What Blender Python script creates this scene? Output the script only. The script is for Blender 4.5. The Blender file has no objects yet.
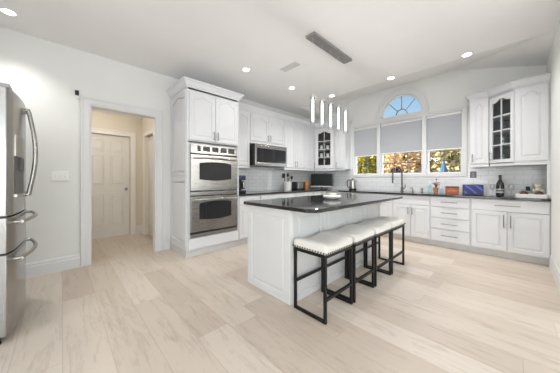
import bpy, bmesh, math, random
from mathutils import Vector, Matrix
random.seed(7)
PI = math.pi
SC = bpy.context.scene
COL = SC.collection

# ------------------------------------------------------------------ camera
CAM_Z = 1.16
cam_d = bpy.data.cameras.new('camera')
cam = bpy.data.objects.new('camera', cam_d); COL.objects.link(cam)
cam.location = (0, 0, CAM_Z)
cam.rotation_euler = (PI/2, 0, math.radians(46))
cam_d.sensor_fit = 'HORIZONTAL'; cam_d.sensor_width = 36
cam_d.lens = 36*226/560
cam_d.shift_y = -7.5/560
cam_d.clip_start = 0.02; cam_d.clip_end = 300
SC.camera = cam

# ------------------------------------------------------------------ world, sun, daylight, fill lamps, exposure
w = bpy.data.worlds.new('sky'); SC.world = w; w.use_nodes = True
nt = w.node_tree; nt.nodes.clear()
sky = nt.nodes.new('ShaderNodeTexSky'); sky.sky_type = 'NISHITA'
sky.sun_disc = False; sky.sun_elevation = math.radians(32); sky.sun_rotation = math.radians(250)
sky.air_density = 1.3; sky.dust_density = 0.6; sky.ozone_density = 1.5
bg = nt.nodes.new('ShaderNodeBackground'); bg.inputs[1].default_value = 0.14
wo = nt.nodes.new('ShaderNodeOutputWorld')
nt.links.new(sky.outputs[0], bg.inputs[0]); nt.links.new(bg.outputs[0], wo.inputs[0])

def light(name, kind, loc, energy, color=(1, 1, 1), rot=(0, 0, 0), **kw):
    d = bpy.data.lights.new(name, kind); d.energy = energy; d.color = color
    for k, v in kw.items(): setattr(d, k, v)
    o = bpy.data.objects.new(name, d); COL.objects.link(o); o.location = loc; o.rotation_euler = rot
    return o

sun_dir = Vector((0.8, 0.6, -0.9))
sun = light('sun', 'SUN', (-8, -6, 12), 6.0, (1, .93, .82), angle=0.01)
sun.rotation_euler = sun_dir.to_track_quat('-Z', 'Y').to_euler()
DAY = (0.90, 0.95, 1.0)
# added fill lamps in made-up front and east wall openings, tilted up
for i, x in enumerate((-1.05, 0.75, 2.3)):
    light('fill_front', 'AREA', (x, -2.52, 1.30), 29, DAY, (PI/2+.36, 0, 0), shape='RECTANGLE', size=1.3, size_y=1.9)
for i, y in enumerate((-0.9, 1.2, 3.4)):
    light('fill_east', 'AREA', (3.12, y, 1.30), 22, DAY, (PI/2+.3, 0, PI/2), shape='RECTANGLE', size=1.5, size_y=1.9)
# daylight through the kitchen window and its arch
light('daylight_back', 'AREA', (-1.70, 5.50, 1.9), 14, DAY, (-PI/2, 0, 0), shape='RECTANGLE', size=2.1, size_y=1.2)
SC.view_settings.view_transform = 'Standard'; SC.view_settings.look = 'None'
SC.view_settings.exposure = 0.5; SC.view_settings.gamma = 1.0; SC.view_settings.use_curve_mapping = False
SC.cycles.max_bounces = 10; SC.cycles.diffuse_bounces = 6; SC.cycles.transparent_max_bounces = 16
SC.cycles.caustics_reflective = False; SC.cycles.caustics_refractive = False
SC.cycles.sample_clamp_indirect = 6.0

# ------------------------------------------------------------------ materials
def base_mat(name):
    m = bpy.data.materials.new(name); m.use_nodes = True
    return m, m.node_tree, m.node_tree.nodes['Principled BSDF']
def N(t, typ, **kw):
    n = t.nodes.new(typ)
    for k, v in kw.items(): setattr(n, k, v)
    return n
def mth(t, op, a, b=None):
    n = N(t, 'ShaderNodeMath', operation=op)
    for i, v in enumerate((a, b)):
        if v is None: continue
        if isinstance(v, (int, float)): n.inputs[i].default_value = v
        else: t.links.new(v, n.inputs[i])
    return n.outputs[0]
def ramp(t, fac, stops):
    r = N(t, 'ShaderNodeValToRGB'); e = r.color_ramp.elements
    while len(e) < len(stops): e.new(0.5)
    for k, (p, c) in zip(e, stops): k.position = p; k.color = (*c, 1)
    t.links.new(fac, r.inputs[0]); return r.outputs[0]
def paint(name, col, rough=0.5, var=0.02, scale=8, bump=0.0, metal=0.0, spec=0.5, coat=0.0):
    """plain finish with a faint procedural variation"""
    m, t, b = base_mat(name)
    tc = N(t, 'ShaderNodeTexCoord'); no = N(t, 'ShaderNodeTexNoise'); no.inputs['Scale'].default_value = scale
    t.links.new(tc.outputs['Object'], no.inputs['Vector'])
    lo = tuple(c*(1-var) for c in col); hi = tuple(min(1, c*(1+var)) for c in col)
    t.links.new(ramp(t, no.outputs[0], [(.3, lo), (.7, hi)]), b.inputs['Base Color'])
    b.inputs['Roughness'].default_value = rough; b.inputs['Metallic'].default_value = metal
    b.inputs['Specular IOR Level'].default_value = spec; b.inputs['Coat Weight'].default_value = coat
    if bump:
        bp = N(t, 'ShaderNodeBump'); bp.inputs['Strength'].default_value = bump; bp.inputs['Distance'].default_value = .002
        n2 = N(t, 'ShaderNodeTexNoise'); n2.inputs['Scale'].default_value = 220
        t.links.new(tc.outputs['Object'], n2.inputs['Vector']); t.links.new(n2.outputs[0], bp.inputs['Height'])
        t.links.new(bp.outputs[0], b.inputs['Normal'])
    return m
def brushed(name, col, rough=.28, axis=(1, 60, 1)):
    m, t, b = base_mat(name)
    tc = N(t, 'ShaderNodeTexCoord'); mp = N(t, 'ShaderNodeMapping'); mp.inputs['Scale'].default_value = axis
    no = N(t, 'ShaderNodeTexNoise'); no.inputs['Scale'].default_value = 6; no.inputs['Detail'].default_value = 4
    t.links.new(tc.outputs['Object'], mp.inputs[0]); t.links.new(mp.outputs[0], no.inputs['Vector'])
    t.links.new(ramp(t, no.outputs[0], [(.3, tuple(c*.9 for c in col)), (.7, tuple(min(1, c*1.06) for c in col))]), b.inputs['Base Color'])
    t.links.new(mth(t, 'ADD', mth(t, 'MULTIPLY', no.outputs[0], .14), rough-.07), b.inputs['Roughness'])
    b.inputs['Metallic'].default_value = 1
    return m
def thin_glass(name, tint=(1, 1, 1), refl=1.0):
    m = bpy.data.materials.new(name); m.use_nodes = True; t = m.node_tree; t.nodes.clear()
    tr = N(t, 'ShaderNodeBsdfTransparent'); tr.inputs[0].default_value = (*tint, 1)
    gl = N(t, 'ShaderNodeBsdfGlossy'); gl.inputs['Roughness'].default_value = .02
    fr = N(t, 'ShaderNodeLayerWeight'); fr.inputs[0].default_value = .5
    fac = mth(t, 'ADD', mth(t, 'MULTIPLY', mth(t, 'POWER', fr.outputs['Facing'], 4), .55), .04)
    mx = N(t, 'ShaderNodeMixShader'); o = N(t, 'ShaderNodeOutputMaterial')
    t.links.new(mth(t, 'MULTIPLY', fac, refl), mx.inputs[0])
    t.links.new(tr.outputs[0], mx.inputs[1]); t.links.new(gl.outputs[0], mx.inputs[2]); t.links.new(mx.outputs[0], o.inputs[0])
    return m
def emit(name, col, s):
    m = bpy.data.materials.new(name); m.use_nodes = True; t = m.node_tree; t.nodes.clear()
    e = N(t, 'ShaderNodeEmission'); e.inputs[0].default_value = (*col, 1); e.inputs[1].default_value = s
    o = N(t, 'ShaderNodeOutputMaterial'); t.links.new(e.outputs[0], o.inputs[0]); return m
def floor_mat():
    m, t, b = base_mat('light_oak_planks')
    g = N(t, 'ShaderNodeNewGeometry'); s = N(t, 'ShaderNodeSeparateXYZ'); t.links.new(g.outputs['Position'], s.inputs[0])
    PW, PL = .238, 1.55
    v = mth(t, 'DIVIDE', mth(t, 'ADD', s.outputs[1], 20-.012), PW); row = mth(t, 'FLOOR', v); fv = mth(t, 'FRACT', v)
    wn = N(t, 'ShaderNodeTexWhiteNoise', noise_dimensions='1D'); t.links.new(row, wn.inputs['W'])
    u = mth(t, 'DIVIDE', mth(t, 'ADD', mth(t, 'ADD', s.outputs[0], 30), mth(t, 'MULTIPLY', wn.outputs[0], PL*3)), PL)
    cl = mth(t, 'FLOOR', u); fu = mth(t, 'FRACT', u)
    cb = N(t, 'ShaderNodeCombineXYZ'); t.links.new(row, cb.inputs[0]); t.links.new(cl, cb.inputs[1])
    w2 = N(t, 'ShaderNodeTexWhiteNoise', noise_dimensions='2D'); t.links.new(cb.outputs[0], w2.inputs['Vector'])
    pc = ramp(t, w2.outputs[0], [(0, (.555, .465, .385)), (.35, (.63, .545, .46)), (.7, (.69, .61, .53)), (1, (.595, .50, .415))])
    # grain: stretched noise, shifted per plank
    cg = N(t, 'ShaderNodeCombineXYZ')
    t.links.new(mth(t, 'ADD', mth(t, 'MULTIPLY', s.outputs[0], 1.3), mth(t, 'MULTIPLY', w2.outputs[0], 37)), cg.inputs[0])
    t.links.new(mth(t, 'MULTIPLY', s.outputs[1], 9), cg.inputs[1]); t.links.new(mth(t, 'MULTIPLY', row, 3.7), cg.inputs[2])
    n1 = N(t, 'ShaderNodeTexNoise'); n1.inputs['Scale'].default_value = 1.6; n1.inputs['Detail'].default_value = 6; n1.inputs['Distortion'].default_value = 1.2
    t.links.new(cg.outputs[0], n1.inputs['Vector'])
    n2 = N(t, 'ShaderNodeTexNoise'); n2.inputs['Scale'].default_value = 11; n2.inputs['Detail'].default_value = 3
    t.links.new(cg.outputs[0], n2.inputs['Vector'])
    gr = mth(t, 'ADD', mth(t, 'MULTIPLY', n1.outputs[0], .7), mth(t, 'MULTIPLY', n2.outputs[0], .3))
    gcol = ramp(t, gr, [(.32, (.80, .77, .74)), (.5, (1, 1, 1)), (.68, (1.0, .985, .97))])
    mx = N(t, 'ShaderNodeMix', data_type='RGBA', blend_type='MULTIPLY'); mx.inputs[0].default_value = 1
    t.links.new(pc, mx.inputs[6]); t.links.new(gcol, mx.inputs[7])
    e1 = mth(t, 'LESS_THAN', mth(t, 'MINIMUM', fv, mth(t, 'SUBTRACT', 1, fv)), .007)
    e2 = mth(t, 'LESS_THAN', mth(t, 'MINIMUM', fu, mth(t, 'SUBTRACT', 1, fu)), .0011)
    ed = mth(t, 'MAXIMUM', e1, e2)
    mx2 = N(t, 'ShaderNodeMix', data_type='RGBA', blend_type='MULTIPLY'); t.links.new(mth(t, 'MULTIPLY', ed, .4), mx2.inputs[0])
    t.links.new(mx.outputs[2], mx2.inputs[6]); mx2.inputs[7].default_value = (.45, .38, .32, 1)
    t.links.new(mx2.outputs[2], b.inputs['Base Color'])
    t.links.new(mth(t, 'ADD', mth(t, 'MULTIPLY', gr, .16), .26), b.inputs['Roughness'])
    bp = N(t, 'ShaderNodeBump'); bp.inputs['Strength'].default_value = .12; bp.inputs['Distance'].default_value = .002
    t.links.new(mth(t, 'SUBTRACT', gr, ed), bp.inputs['Height']); t.links.new(bp.outputs[0], b.inputs['Normal'])
    return m
def tile_mat(name, ax):
    m, t, b = base_mat(name)
    g = N(t, 'ShaderNodeNewGeometry'); s = N(t, 'ShaderNodeSeparateXYZ'); t.links.new(g.outputs['Position'], s.inputs[0])
    c = N(t, 'ShaderNodeCombineXYZ'); t.links.new(s.outputs[ax], c.inputs[0]); t.links.new(s.outputs[2], c.inputs[1])
    br = N(t, 'ShaderNodeTexBrick'); t.links.new(c.outputs[0], br.inputs['Vector'])
    br.inputs['Color1'].default_value = (.80, .81, .83, 1); br.inputs['Color2'].default_value = (.76, .775, .80, 1)
    br.inputs['Mortar'].default_value = (.60, .61, .63, 1); br.inputs['Scale'].default_value = 1
    br.inputs['Mortar Size'].default_value = .003; br.inputs['Brick Width'].default_value = .20; br.inputs['Row Height'].default_value = .0765
    t.links.new(br.outputs[0], b.inputs['Base Color']); b.inputs['Roughness'].default_value = .14
    bp = N(t, 'ShaderNodeBump'); bp.inputs['Strength'].default_value = .5; bp.inputs['Distance'].default_value = .003; bp.invert = True
    t.links.new(br.outputs[1], bp.inputs['Height']); t.links.new(bp.outputs[0], b.inputs['Normal'])
    return m
def granite_mat():
    m, t, b = base_mat('dark_granite')
    tc = N(t, 'ShaderNodeTexCoord')
    v = N(t, 'ShaderNodeTexVoronoi'); v.inputs['Scale'].default_value = 130
    n = N(t, 'ShaderNodeTexNoise'); n.inputs['Scale'].default_value = 45; n.inputs['Detail'].default_value = 5
    t.links.new(tc.outputs['Object'], v.inputs['Vector']); t.links.new(tc.outputs['Object'], n.inputs['Vector'])
    f = mth(t, 'ADD', mth(t, 'MULTIPLY', v.outputs[0], .55), mth(t, 'MULTIPLY', n.outputs[0], .6))
    t.links.new(ramp(t, f, [(.3, (.010, .010, .012)), (.55, (.018, .017, .018)), (.75, (.045, .041, .040)), (.95, (.13, .12, .11))]), b.inputs['Base Color'])
    b.inputs['Roughness'].default_value = .08; b.inputs['Specular IOR Level'].default_value = .6
    return m
def blind_mat():
    m = bpy.data.materials.new('cellular_shade_fabric'); m.use_nodes = True; t = m.node_tree; t.nodes.clear()
    tc = N(t, 'ShaderNodeTexCoord'); no = N(t, 'ShaderNodeTexNoise'); no.inputs['Scale'].default_value = 90
    t.links.new(tc.outputs['Object'], no.inputs['Vector'])
    col = ramp(t, no.outputs[0], [(.3, (.475, .48, .50)), (.7, (.525, .53, .55))])
    d = N(t, 'ShaderNodeBsdfDiffuse'); tr = N(t, 'ShaderNodeBsdfTranslucent'); mx = N(t, 'ShaderNodeMixShader'); mx.inputs[0].default_value = .14
    t.links.new(col, d.inputs[0]); t.links.new(col, tr.inputs[0])
    o = N(t, 'ShaderNodeOutputMaterial'); t.links.new(d.outputs[0], mx.inputs[1]); t.links.new(tr.outputs[0], mx.inputs[2]); t.links.new(mx.outputs[0], o.inputs[0])
    return m
def leaf_mat(name, c1, c2):
    m, t, b = base_mat(name)
    g = N(t, 'ShaderNodeNewGeometry'); 
    t.links.new(ramp(t, g.outputs['Random Per Island'], [(0, c1), (1, c2)]), b.inputs['Base Color'])
    b.inputs['Roughness'].default_value = .6
    return m
def fabric_mat(name, col):
    m, t, b = base_mat(name)
    tc = N(t, 'ShaderNodeTexCoord'); wv = N(t, 'ShaderNodeTexNoise'); wv.inputs['Scale'].default_value = 260; wv.inputs['Detail'].default_value = 2
    t.links.new(tc.outputs['Object'], wv.inputs['Vector'])
    t.links.new(ramp(t, wv.outputs[0], [(.3, tuple(c*.93 for c in col)), (.7, col)]), b.inputs['Base Color'])
    b.inputs['Roughness'].default_value = .8; b.inputs['Sheen Weight'].default_value = .15
    bp = N(t, 'ShaderNodeBump'); bp.inputs['Strength'].default_value = .25; bp.inputs['Distance'].default_value = .001
    t.links.new(wv.outputs[0], bp.inputs['Height']); t.links.new(bp.outputs[0], b.inputs['Normal'])
    return m
def swirl_mat(name, a, bcol, c):
    m, t, b = base_mat(name)
    tc = N(t, 'ShaderNodeTexCoord'); mp = N(t, 'ShaderNodeMapping'); mp.inputs['Scale'].default_value = (6, 6, 13); mp.inputs['Rotation'].default_value = (0, .45, 0)
    wv = N(t, 'ShaderNodeTexWave'); wv.inputs['Scale'].default_value = .45; wv.inputs['Distortion'].default_value = 4; wv.inputs['Detail'].default_value = 2; wv.inputs['Detail Scale'].default_value = .6
    t.links.new(tc.outputs['Object'], mp.inputs[0]); t.links.new(mp.outputs[0], wv.inputs['Vector'])
    t.links.new(ramp(t, wv.outputs[0], [(.25, a), (.55, bcol), (.9, bcol), (1, c)]), b.inputs['Base Color'])
    b.inputs['Roughness'].default_value = .35
    return m

M = {}
M['wall'] = paint('wall_paint', (.79, .795, .78), .7, .012, 3, .05)
M['ceil'] = paint('ceiling_paint', (.86, .86, .855), .85, .01, 3, .05)
M['trim'] = paint('white_trim_paint', (.74, .745, .75), .4, .01, 5)
M['cab'] = paint('white_cabinet_finish', (.69, .70, .725), .33, .012, 5)
M['island'] = paint('white_island_finish', (.65, .65, .645), .35, .012, 5)
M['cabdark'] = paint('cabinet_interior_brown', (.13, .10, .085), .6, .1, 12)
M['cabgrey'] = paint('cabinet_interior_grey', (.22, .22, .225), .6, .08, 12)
M['toe'] = paint('toe_kick_finish', (.62, .61, .60), .5, .03, 8)
M['floor'] = floor_mat()
M['tileL'] = tile_mat('subway_tile_left', 1); M['tileB'] = tile_mat('subway_tile_back', 0)
M['granite'] = granite_mat()
M['steel'] = brushed('brushed_steel', (.42, .405, .385), .27, (60, 60, 1))
M['steelh'] = brushed('brushed_steel_across', (.42, .405, .385), .27, (1, 1, 60))
M['fridge'] = brushed('fridge_steel', (.43, .43, .43), .25, (60, 60, 1))
M['nickel'] = brushed('satin_nickel', (.30, .295, .29), .3, (1, 60, 60))
M['dnickel'] = brushed('dark_stainless', (.15, .145, .14), .3, (1, 60, 60))
M['canopy'] = paint('satin_grey_canopy', (.27, .265, .255), .4, .05, 20, metal=.2)
M['chrome'] = paint('chrome', (.78, .78, .80), .08, .01, 5, metal=1)
M['black'] = paint('black_plastic', (.012, .012, .014), .3, .2, 30)
M['blackmetal'] = paint('matte_black_metal', (.008, .0075, .0075), .45, .2, 40, spec=.3)
M['bglass'] = paint('black_oven_glass', (.010, .010, .012), .05, .1, 10, spec=.7)
M['dgrey'] = paint('dark_grey_plastic', (.10, .10, .11), .4, .1, 20)
M['grey'] = paint('grey_plastic', (.30, .30, .31), .45, .05, 20)
M['white'] = paint('white_plastic', (.85, .85, .84), .35, .01, 10)
M['ceramic'] = paint('white_ceramic', (.84, .83, .80), .15, .02, 12, spec=.6)
M['seat'] = fabric_mat('cream_linen', (.73, .70, .655))
M['nail'] = paint('antique_nickel_nails', (.20, .18, .16), .35, .1, 60, metal=1)
M['glass'] = thin_glass('window_glass', (.97, .985, .98), .3)
M['cglass'] = thin_glass('clear_glass', (.95, .96, .96), 1.7)
M['lidglass'] = thin_glass('lid_glass', (.86, .87, .88), 3.0)
M['cabglass'] = thin_glass('cabinet_glass', (.9, .92, .92), .7)
M['blind'] = blind_mat()
M['lens'] = emit('downlight_lens', (1, .97, .92), 9)
M['tube'] = emit('lit_crystal_core', (1, .97, .93), 2.5)
M['hallwall'] = paint('hall_beige_paint', (.72, .66, .55), .7, .012, 3, .05)
M['halldoor'] = paint('hall_door_paint', (.72, .695, .655), .45, .012, 5)
M['halltrim'] = paint('hall_trim_paint', (.80, .77, .72), .45, .012, 5)
M['orange'] = paint('orange_wood', (.50, .17, .035), .4, .2, 20)
M['redbox'] = paint('rust_red_wood', (.42, .085, .035), .4, .18, 22)
M['darkred'] = paint('dark_rust', (.10, .025, .015), .5, .2, 20)
M['blueart'] = swirl_mat('blue_swirl_print', (.008, .010, .08), (.012, .03, .36), (.16, .18, .50))
M['navy'] = paint('navy_card', (.012, .014, .06), .4, .1, 20)
M['bluebk'] = paint('dark_blue_plastic', (.025, .032, .07), .3, .15, 30)
M['wine'] = paint('dark_bottle_glass', (.010, .012, .010), .07, .2, 10, spec=.7)
M['label'] = paint('cream_label', (.42, .41, .40), .6, .06, 40)
M['foil'] = paint('black_foil', (.03, .028, .03), .35, .2, 40)
M['choc'] = paint('chocolate_brown', (.085, .030, .014), .45, .3, 60)
M['bear'] = paint('cream_glaze', (.66, .60, .48), .4, .06, 30)
M['pinkish'] = paint('pink_petals', (.62, .22, .33), .5, .2, 40)
M['terracotta'] = paint('terracotta', (.55, .24, .13), .6, .12, 30)
M['teal'] = thin_glass('teal_plastic', (.80, .95, .96), .8)
M['green'] = paint('stem_green', (.05, .10, .04), .5, .2, 40)
M['lawn'] = paint('lawn', (.20, .17, .07), .9, .35, 6)
M['bark'] = paint('bark', (.07, .05, .04), .9, .3, 20)
M['umb'] = paint('blue_canvas', (.10, .22, .40), .7, .1, 12)
M['screen'] = paint('switched_off_screen', (.012, .018, .015), .3, .1, 6, spec=.15)
M['paper'] = paint('outlet_grey', (.17, .16, .17), .35, .1, 40)

# ------------------------------------------------------------------ mesh helpers
class MB:
    """collects shapes into one mesh"""
    def __init__(s): s.bm = bmesh.new()
    def box(s, x0, x1, y0, y1, z0, z1):
        r = bmesh.ops.create_cube(s.bm, size=1)
        for v in r['verts']:
            v.co = Vector(((x0+x1)/2 + v.co.x*(x1-x0), (y0+y1)/2 + v.co.y*(y1-y0), (z0+z1)/2 + v.co.z*(z1-z0)))
        return s
    def cyl(s, p0, p1, r, seg=16, r2=None):
        p0 = Vector(p0); p1 = Vector(p1); d = p1-p0
        m = Matrix.Translation((p0+p1)/2) @ d.to_track_quat('Z', 'Y').to_matrix().to_4x4()
        bmesh.ops.create_cone(s.bm, cap_ends=True, segments=seg, radius1=r, radius2=r if r2 is None else r2, depth=d.length, matrix=m)
        return s
    def sph(s, c, r, seg=16, sc=(1, 1, 1), m=None):
        mm = Matrix.Translation(c) @ (m or Matrix.Identity(4)) @ Matrix.Diagonal((*sc, 1))
        bmesh.ops.create_uvsphere(s.bm, u_segments=seg, v_segments=max(6, seg//2+2), radius=r, matrix=mm); return s
    def lathe(s, prof, c=(0, 0, 0), seg=24):
        """prof: [(r, z)], open ends closed on the axis"""
        rings = []
        for r, z in prof:
            if r < 1e-5: rings.append([s.bm.verts.new((c[0], c[1], c[2]+z))])
            else: rings.append([s.bm.verts.new((c[0]+r*math.cos(2*PI*k/seg), c[1]+r*math.sin(2*PI*k/seg), c[2]+z)) for k in range(seg)])
        for a, b in zip(rings, rings[1:]):
            for k in range(seg):
                k2 = (k+1) % seg
                if len(a) == 1 and len(b) == 1: continue
                if len(a) == 1: s.bm.faces.new((a[0], b[k], b[k2]))
                elif len(b) == 1: s.bm.faces.new((a[k], b[0], a[k2]))
                else: s.bm.faces.new((a[k], b[k], b[k2], a[k2]))
        return s
    def tube(s, pts, r, seg=10, caps=True, sq=False):
        pts = [Vector(p) for p in pts]; rings = []
        up = None
        for i, p in enumerate(pts):
            d = (pts[min(i+1, len(pts)-1)] - pts[max(i-1, 0)]).normalized()
            if up is None:
                up = Vector((0, 0, 1)) if abs(d.z) < .9 else Vector((1, 0, 0))
            a = d.cross(up).normalized(); b = a.cross(d).normalized(); up = b
            rr = r[i] if isinstance(r, (list, tuple)) else r
            rings.append([s.bm.verts.new(p + rr*(a*math.cos(2*PI*k/seg) + b*math.sin(2*PI*k/seg))) for k in range(seg)])
        for a, b in zip(rings, rings[1:]):
            for k in range(seg): s.bm.faces.new((a[k], a[(k+1) % seg], b[(k+1) % seg], b[k]))
        if caps: s.bm.faces.new(rings[0][::-1]); s.bm.faces.new(rings[-1])
        return s
    def poly(s, pts): s.bm.faces.new([s.bm.verts.new(p) for p in pts]); return s
    def prism(s, poly, z0, z1, f=lambda x, y, z: (x, y, z)):
        a = [s.bm.verts.new(f(x, y, z0)) for x, y in poly]; b = [s.bm.verts.new(f(x, y, z1)) for x, y in poly]
        n = len(poly)
        s.bm.faces.new(a[::-1]); s.bm.faces.new(b)
        for k in range(n): s.bm.faces.new((a[k], a[(k+1) % n], b[(k+1) % n], b[k]))
        return s
    def sweep(s, path, prof, side=1):
        """profile [(out, z)] swept along a 2-D path with mitred corners; out is to the right of travel when side=1"""
        P = [Vector((*p, 0)) for p in path]; n = len(P); rings = []
        for i in range(n):
            ds = []
            if i > 0: ds.append((P[i]-P[i-1]).normalized())
            if i < n-1: ds.append((P[i+1]-P[i]).normalized())
            ns = [Vector((d.y, -d.x, 0))*side for d in ds]
            m = (ns[0]+ns[-1]); m = m / max(.2, m.dot(ns[0]))
            rings.append([s.bm.verts.new((P[i].x+m.x*o, P[i].y+m.y*o, z)) for o, z in prof])
        k = len(prof)
        for a, b in zip(rings, rings[1:]):
            for j in range(k): s.bm.faces.new((a[j], a[(j+1) % k], b[(j+1) % k], b[j]))
        s.bm.faces.new(rings[0]); s.bm.faces.new(rings[-1][::-1])
        return s
    def plate(s, outer, holes, f, t):
        """flat plate with holes; outer/holes are loops of (u, v); f(u, v, d) -> xyz; t thickness"""
        bm = s.bm; loops = []
        for d in (0, t):
            ee = []; lv = []
            for lp in [outer]+holes:
                vs = [bm.verts.new(f(u, v, d)) for u, v in lp]; lv.append(vs)
                ee += [bm.edges.new((vs[i], vs[(i+1) % len(vs)])) for i in range(len(vs))]
            bmesh.ops.triangle_fill(bm, use_beauty=True, use_dissolve=False, edges=ee)
            loops.append(lv)
        for a, b in zip(*loops):
            n = len(a)
            for i in range(n): bm.faces.new((a[i], a[(i+1) % n], b[(i+1) % n], b[i]))
        return s
    def build(s, name, mat, parent=None, smooth=False, bevel=0, seg=2):
        bmesh.ops.recalc_face_normals(s.bm, faces=s.bm.faces)
        me = bpy.data.meshes.new(name); s.bm.to_mesh(me); s.bm.free()
        me.materials.append(M[mat] if isinstance(mat, str) else mat)
        if smooth:
            for p in me.polygons: p.use_smooth = True
            try: me.set_sharp_from_angle(angle=math.radians(40))
            except Exception: pass
        o = bpy.data.objects.new(name, me); COL.objects.link(o)
        if parent: o.parent = parent
        if bevel:
            b = o.modifiers.new('bevel', 'BEVEL'); b.width = bevel; b.segments = seg; b.limit_method = 'ANGLE'; b.angle_limit = math.radians(40)
        return o

def tag(o, label, cat, group=None, kind=None):
    o['label'] = label; o['category'] = cat
    if group: o['group'] = group
    if kind: o['kind'] = kind
    return o
def thing(name, label, cat, loc=(0, 0, 0), rz=0, group=None):
    o = bpy.data.objects.new(name, None); COL.objects.link(o); o.empty_display_size = .05
    o.location = loc; o.rotation_euler = (0, 0, rz)
    return tag(o, label, cat, group)
def struct(o): o['kind'] = 'structure'; return o
def dup(root, loc, rz=None, label=None):
    r = root.copy(); COL.objects.link(r); r.location = loc
    if rz is not None: r.rotation_euler = (0, 0, rz)
    if label: r['label'] = label
    for ch in list(root.children):
        c = ch.copy(); COL.objects.link(c); c.parent = r
        for g in list(ch.children):
            d = g.copy(); COL.objects.link(d); d.parent = c
    return r

def panel_outline(W, H, m, i, rise, n=18, mt=None):
    a, b = m+i, W-m-i; c = m+i; top = H-(mt or m)-i
    pts = [(a, c), (b, c)]
    for k in range(n+1):
        x = b-(b-a)*k/n; t = abs(x-W/2)/max(1e-4, (W/2-m))
        sft = 0 if t > .84 else .5+.5*math.cos(PI*t/.84)
        pts.append((x, top-rise*(1-sft)))
    return pts
def raised_panel(mb, x0, z0, W, H, rise=0.0, m=.055, t=.02, y=0.0):
    """slab with a routed raised panel; front at y, back at y+t"""
    bm = mb.bm; n = 18 if rise else 1
    f = lambda p, d: (x0+p[0], y+d, z0+p[1])
    e = .004
    outer = [(e, e), (W-e, e), (W-e, H-e), (e, H-e)]
    edge = [(0, 0), (W, 0), (W, H), (0, H)]
    L0 = [bm.verts.new(f(p, 0)) for p in outer]
    Ls = []
    for ins, d in ((0, 0), (.004, .010), (.013, .010), (.034, .0015)):
        Ls.append([bm.verts.new(f(p, d)) for p in panel_outline(W, H, m, ins, rise, n)])
    ee = []
    for L in (L0, Ls[0]): ee += [bm.edges.new((L[i], L[(i+1) % len(L)])) for i in range(len(L))]
    bmesh.ops.triangle_fill(bm, use_beauty=True, use_dissolve=False, edges=ee)
    for a, b in zip(Ls, Ls[1:]):
        for i in range(len(a)): bm.faces.new((a[i], a[(i+1) % len(a)], b[(i+1) % len(a)], b[i]))
    ec = [bm.edges.get((Ls[-1][i], Ls[-1][(i+1) % len(Ls[-1])])) for i in range(len(Ls[-1]))]
    bmesh.ops.triangle_fill(bm, use_beauty=True, use_dissolve=False, edges=ec)
    L1 = [bm.verts.new(f(p, e)) for p in edge]; L2 = [bm.verts.new(f(p, t)) for p in edge]
    for a, b in ((L0, L1), (L1, L2)):
        for i in range(4): bm.faces.new((a[i], a[(i+1) % 4], b[(i+1) % 4], b[i]))
    bm.faces.new(L2)
    return mb
def pull(parent, x, z, length, vertical=True, y=0.0, name='handle'):
    """bar pull in front of a door whose face is at y"""
    mb = MB(); r = .006; h = length/2
    if vertical:
        mb.cyl((x, y-.03, z-h), (x, y-.03, z+h), r, 10)
        for s in (-1, 1): mb.cyl((x, y-.03, z+s*h*.72), (x, y+.001, z+s*h*.72), r*.8, 8)
    else:
        mb.cyl((x-h, y-.03, z), (x+h, y-.03, z), r, 10)
        for s in (-1, 1): mb.cyl((x+s*h*.72, y-.03, z), (x+s*h*.72, y+.001, z), r*.8, 8)
    return mb.build(name, 'nickel', parent, True)
def door(parent, x0, x1, z0, z1, rise=0.0, hx=None, hz=None, name='door', mat='cab', hl=.13):
    g = .003
    d = raised_panel(MB(), x0+g, z0+g, x1-x0-2*g, z1-z0-2*g, rise).build(name, mat, parent)
    if hx is not None: pull(d, hx, hz, hl)
    return d
def drawer(parent, x0, x1, z0, z1, hl=.16, mat='cab', handle=True):
    g = .003
    d = MB().box(x0+g, x1-g, 0, .02, z0+g, z1-g).build('drawer_front', mat, parent, bevel=.005, seg=2)
    if handle: pull(d, (x0+x1)/2, (z0+z1)/2, hl, False)
    return d
def place(o, face, a, b):   # face 'L' = left wall run (faces +x), 'B' = back run (faces -y)
    pass

# ------------------------------------------------------------------ the setting
XL, YB, XR, YF, XE = -3.98, 5.22, .338, -2.6, 3.2      # left, back, right stub, front, east
ZC, ZT = 2.86, 3.36
struct(MB().box(XL-2.4, XE+.2, YF-.2, YB+.15, -.12, 0).build('floor', 'floor'))
# ceiling: flat, with a hipped rise up to the wall over the window
cm = MB(); YC = 4.05; xa, xb, xc, xd = -3.55, -2.61, -.74, XR
cm.poly([(XL, YF, ZC), (XE, YF, ZC), (XE, YC, ZC), (xd, YC, ZC), (xa, YC, ZC), (XL, YC, ZC)])
cm.poly([(XL, YC, ZC), (xa, YC, ZC), (xa, YB, ZC), (XL, YB, ZC)])
cm.poly([(xd, YC, ZC), (XE, YC, ZC), (XE, YB, ZC), (xd, YB, ZC)])
ZP = 3.175
cm.poly([(xa, YC, ZC), (xd, YC, ZC), (xc, YB, ZP), (xb, YB, ZP)])
cm.poly([(xa, YC, ZC), (xb, YB, ZP), (xa, YB, ZC)])
cm.poly([(xd, YC, ZC), (xd, YB, ZC), (xc, YB, ZP)])
cm.box(XL-.14, XE+.14, YF-.14, YB+.14, ZT, ZT+.1)
struct(cm.build('ceiling', 'ceil'))
# left wall with the doorway to the hall
DY0, DY1, DZ = .272, 1.09, 2.165
struct(MB().plate([(YF-.14, 0), (DY0, 0), (DY0, DZ), (DY1, DZ), (DY1, 0), (YB+.14, 0), (YB+.14, ZT), (YF-.14, ZT)], [],
                  lambda u, v, d: (XL-d, u, v), .13).build('wall_left', 'wall'))
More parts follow.
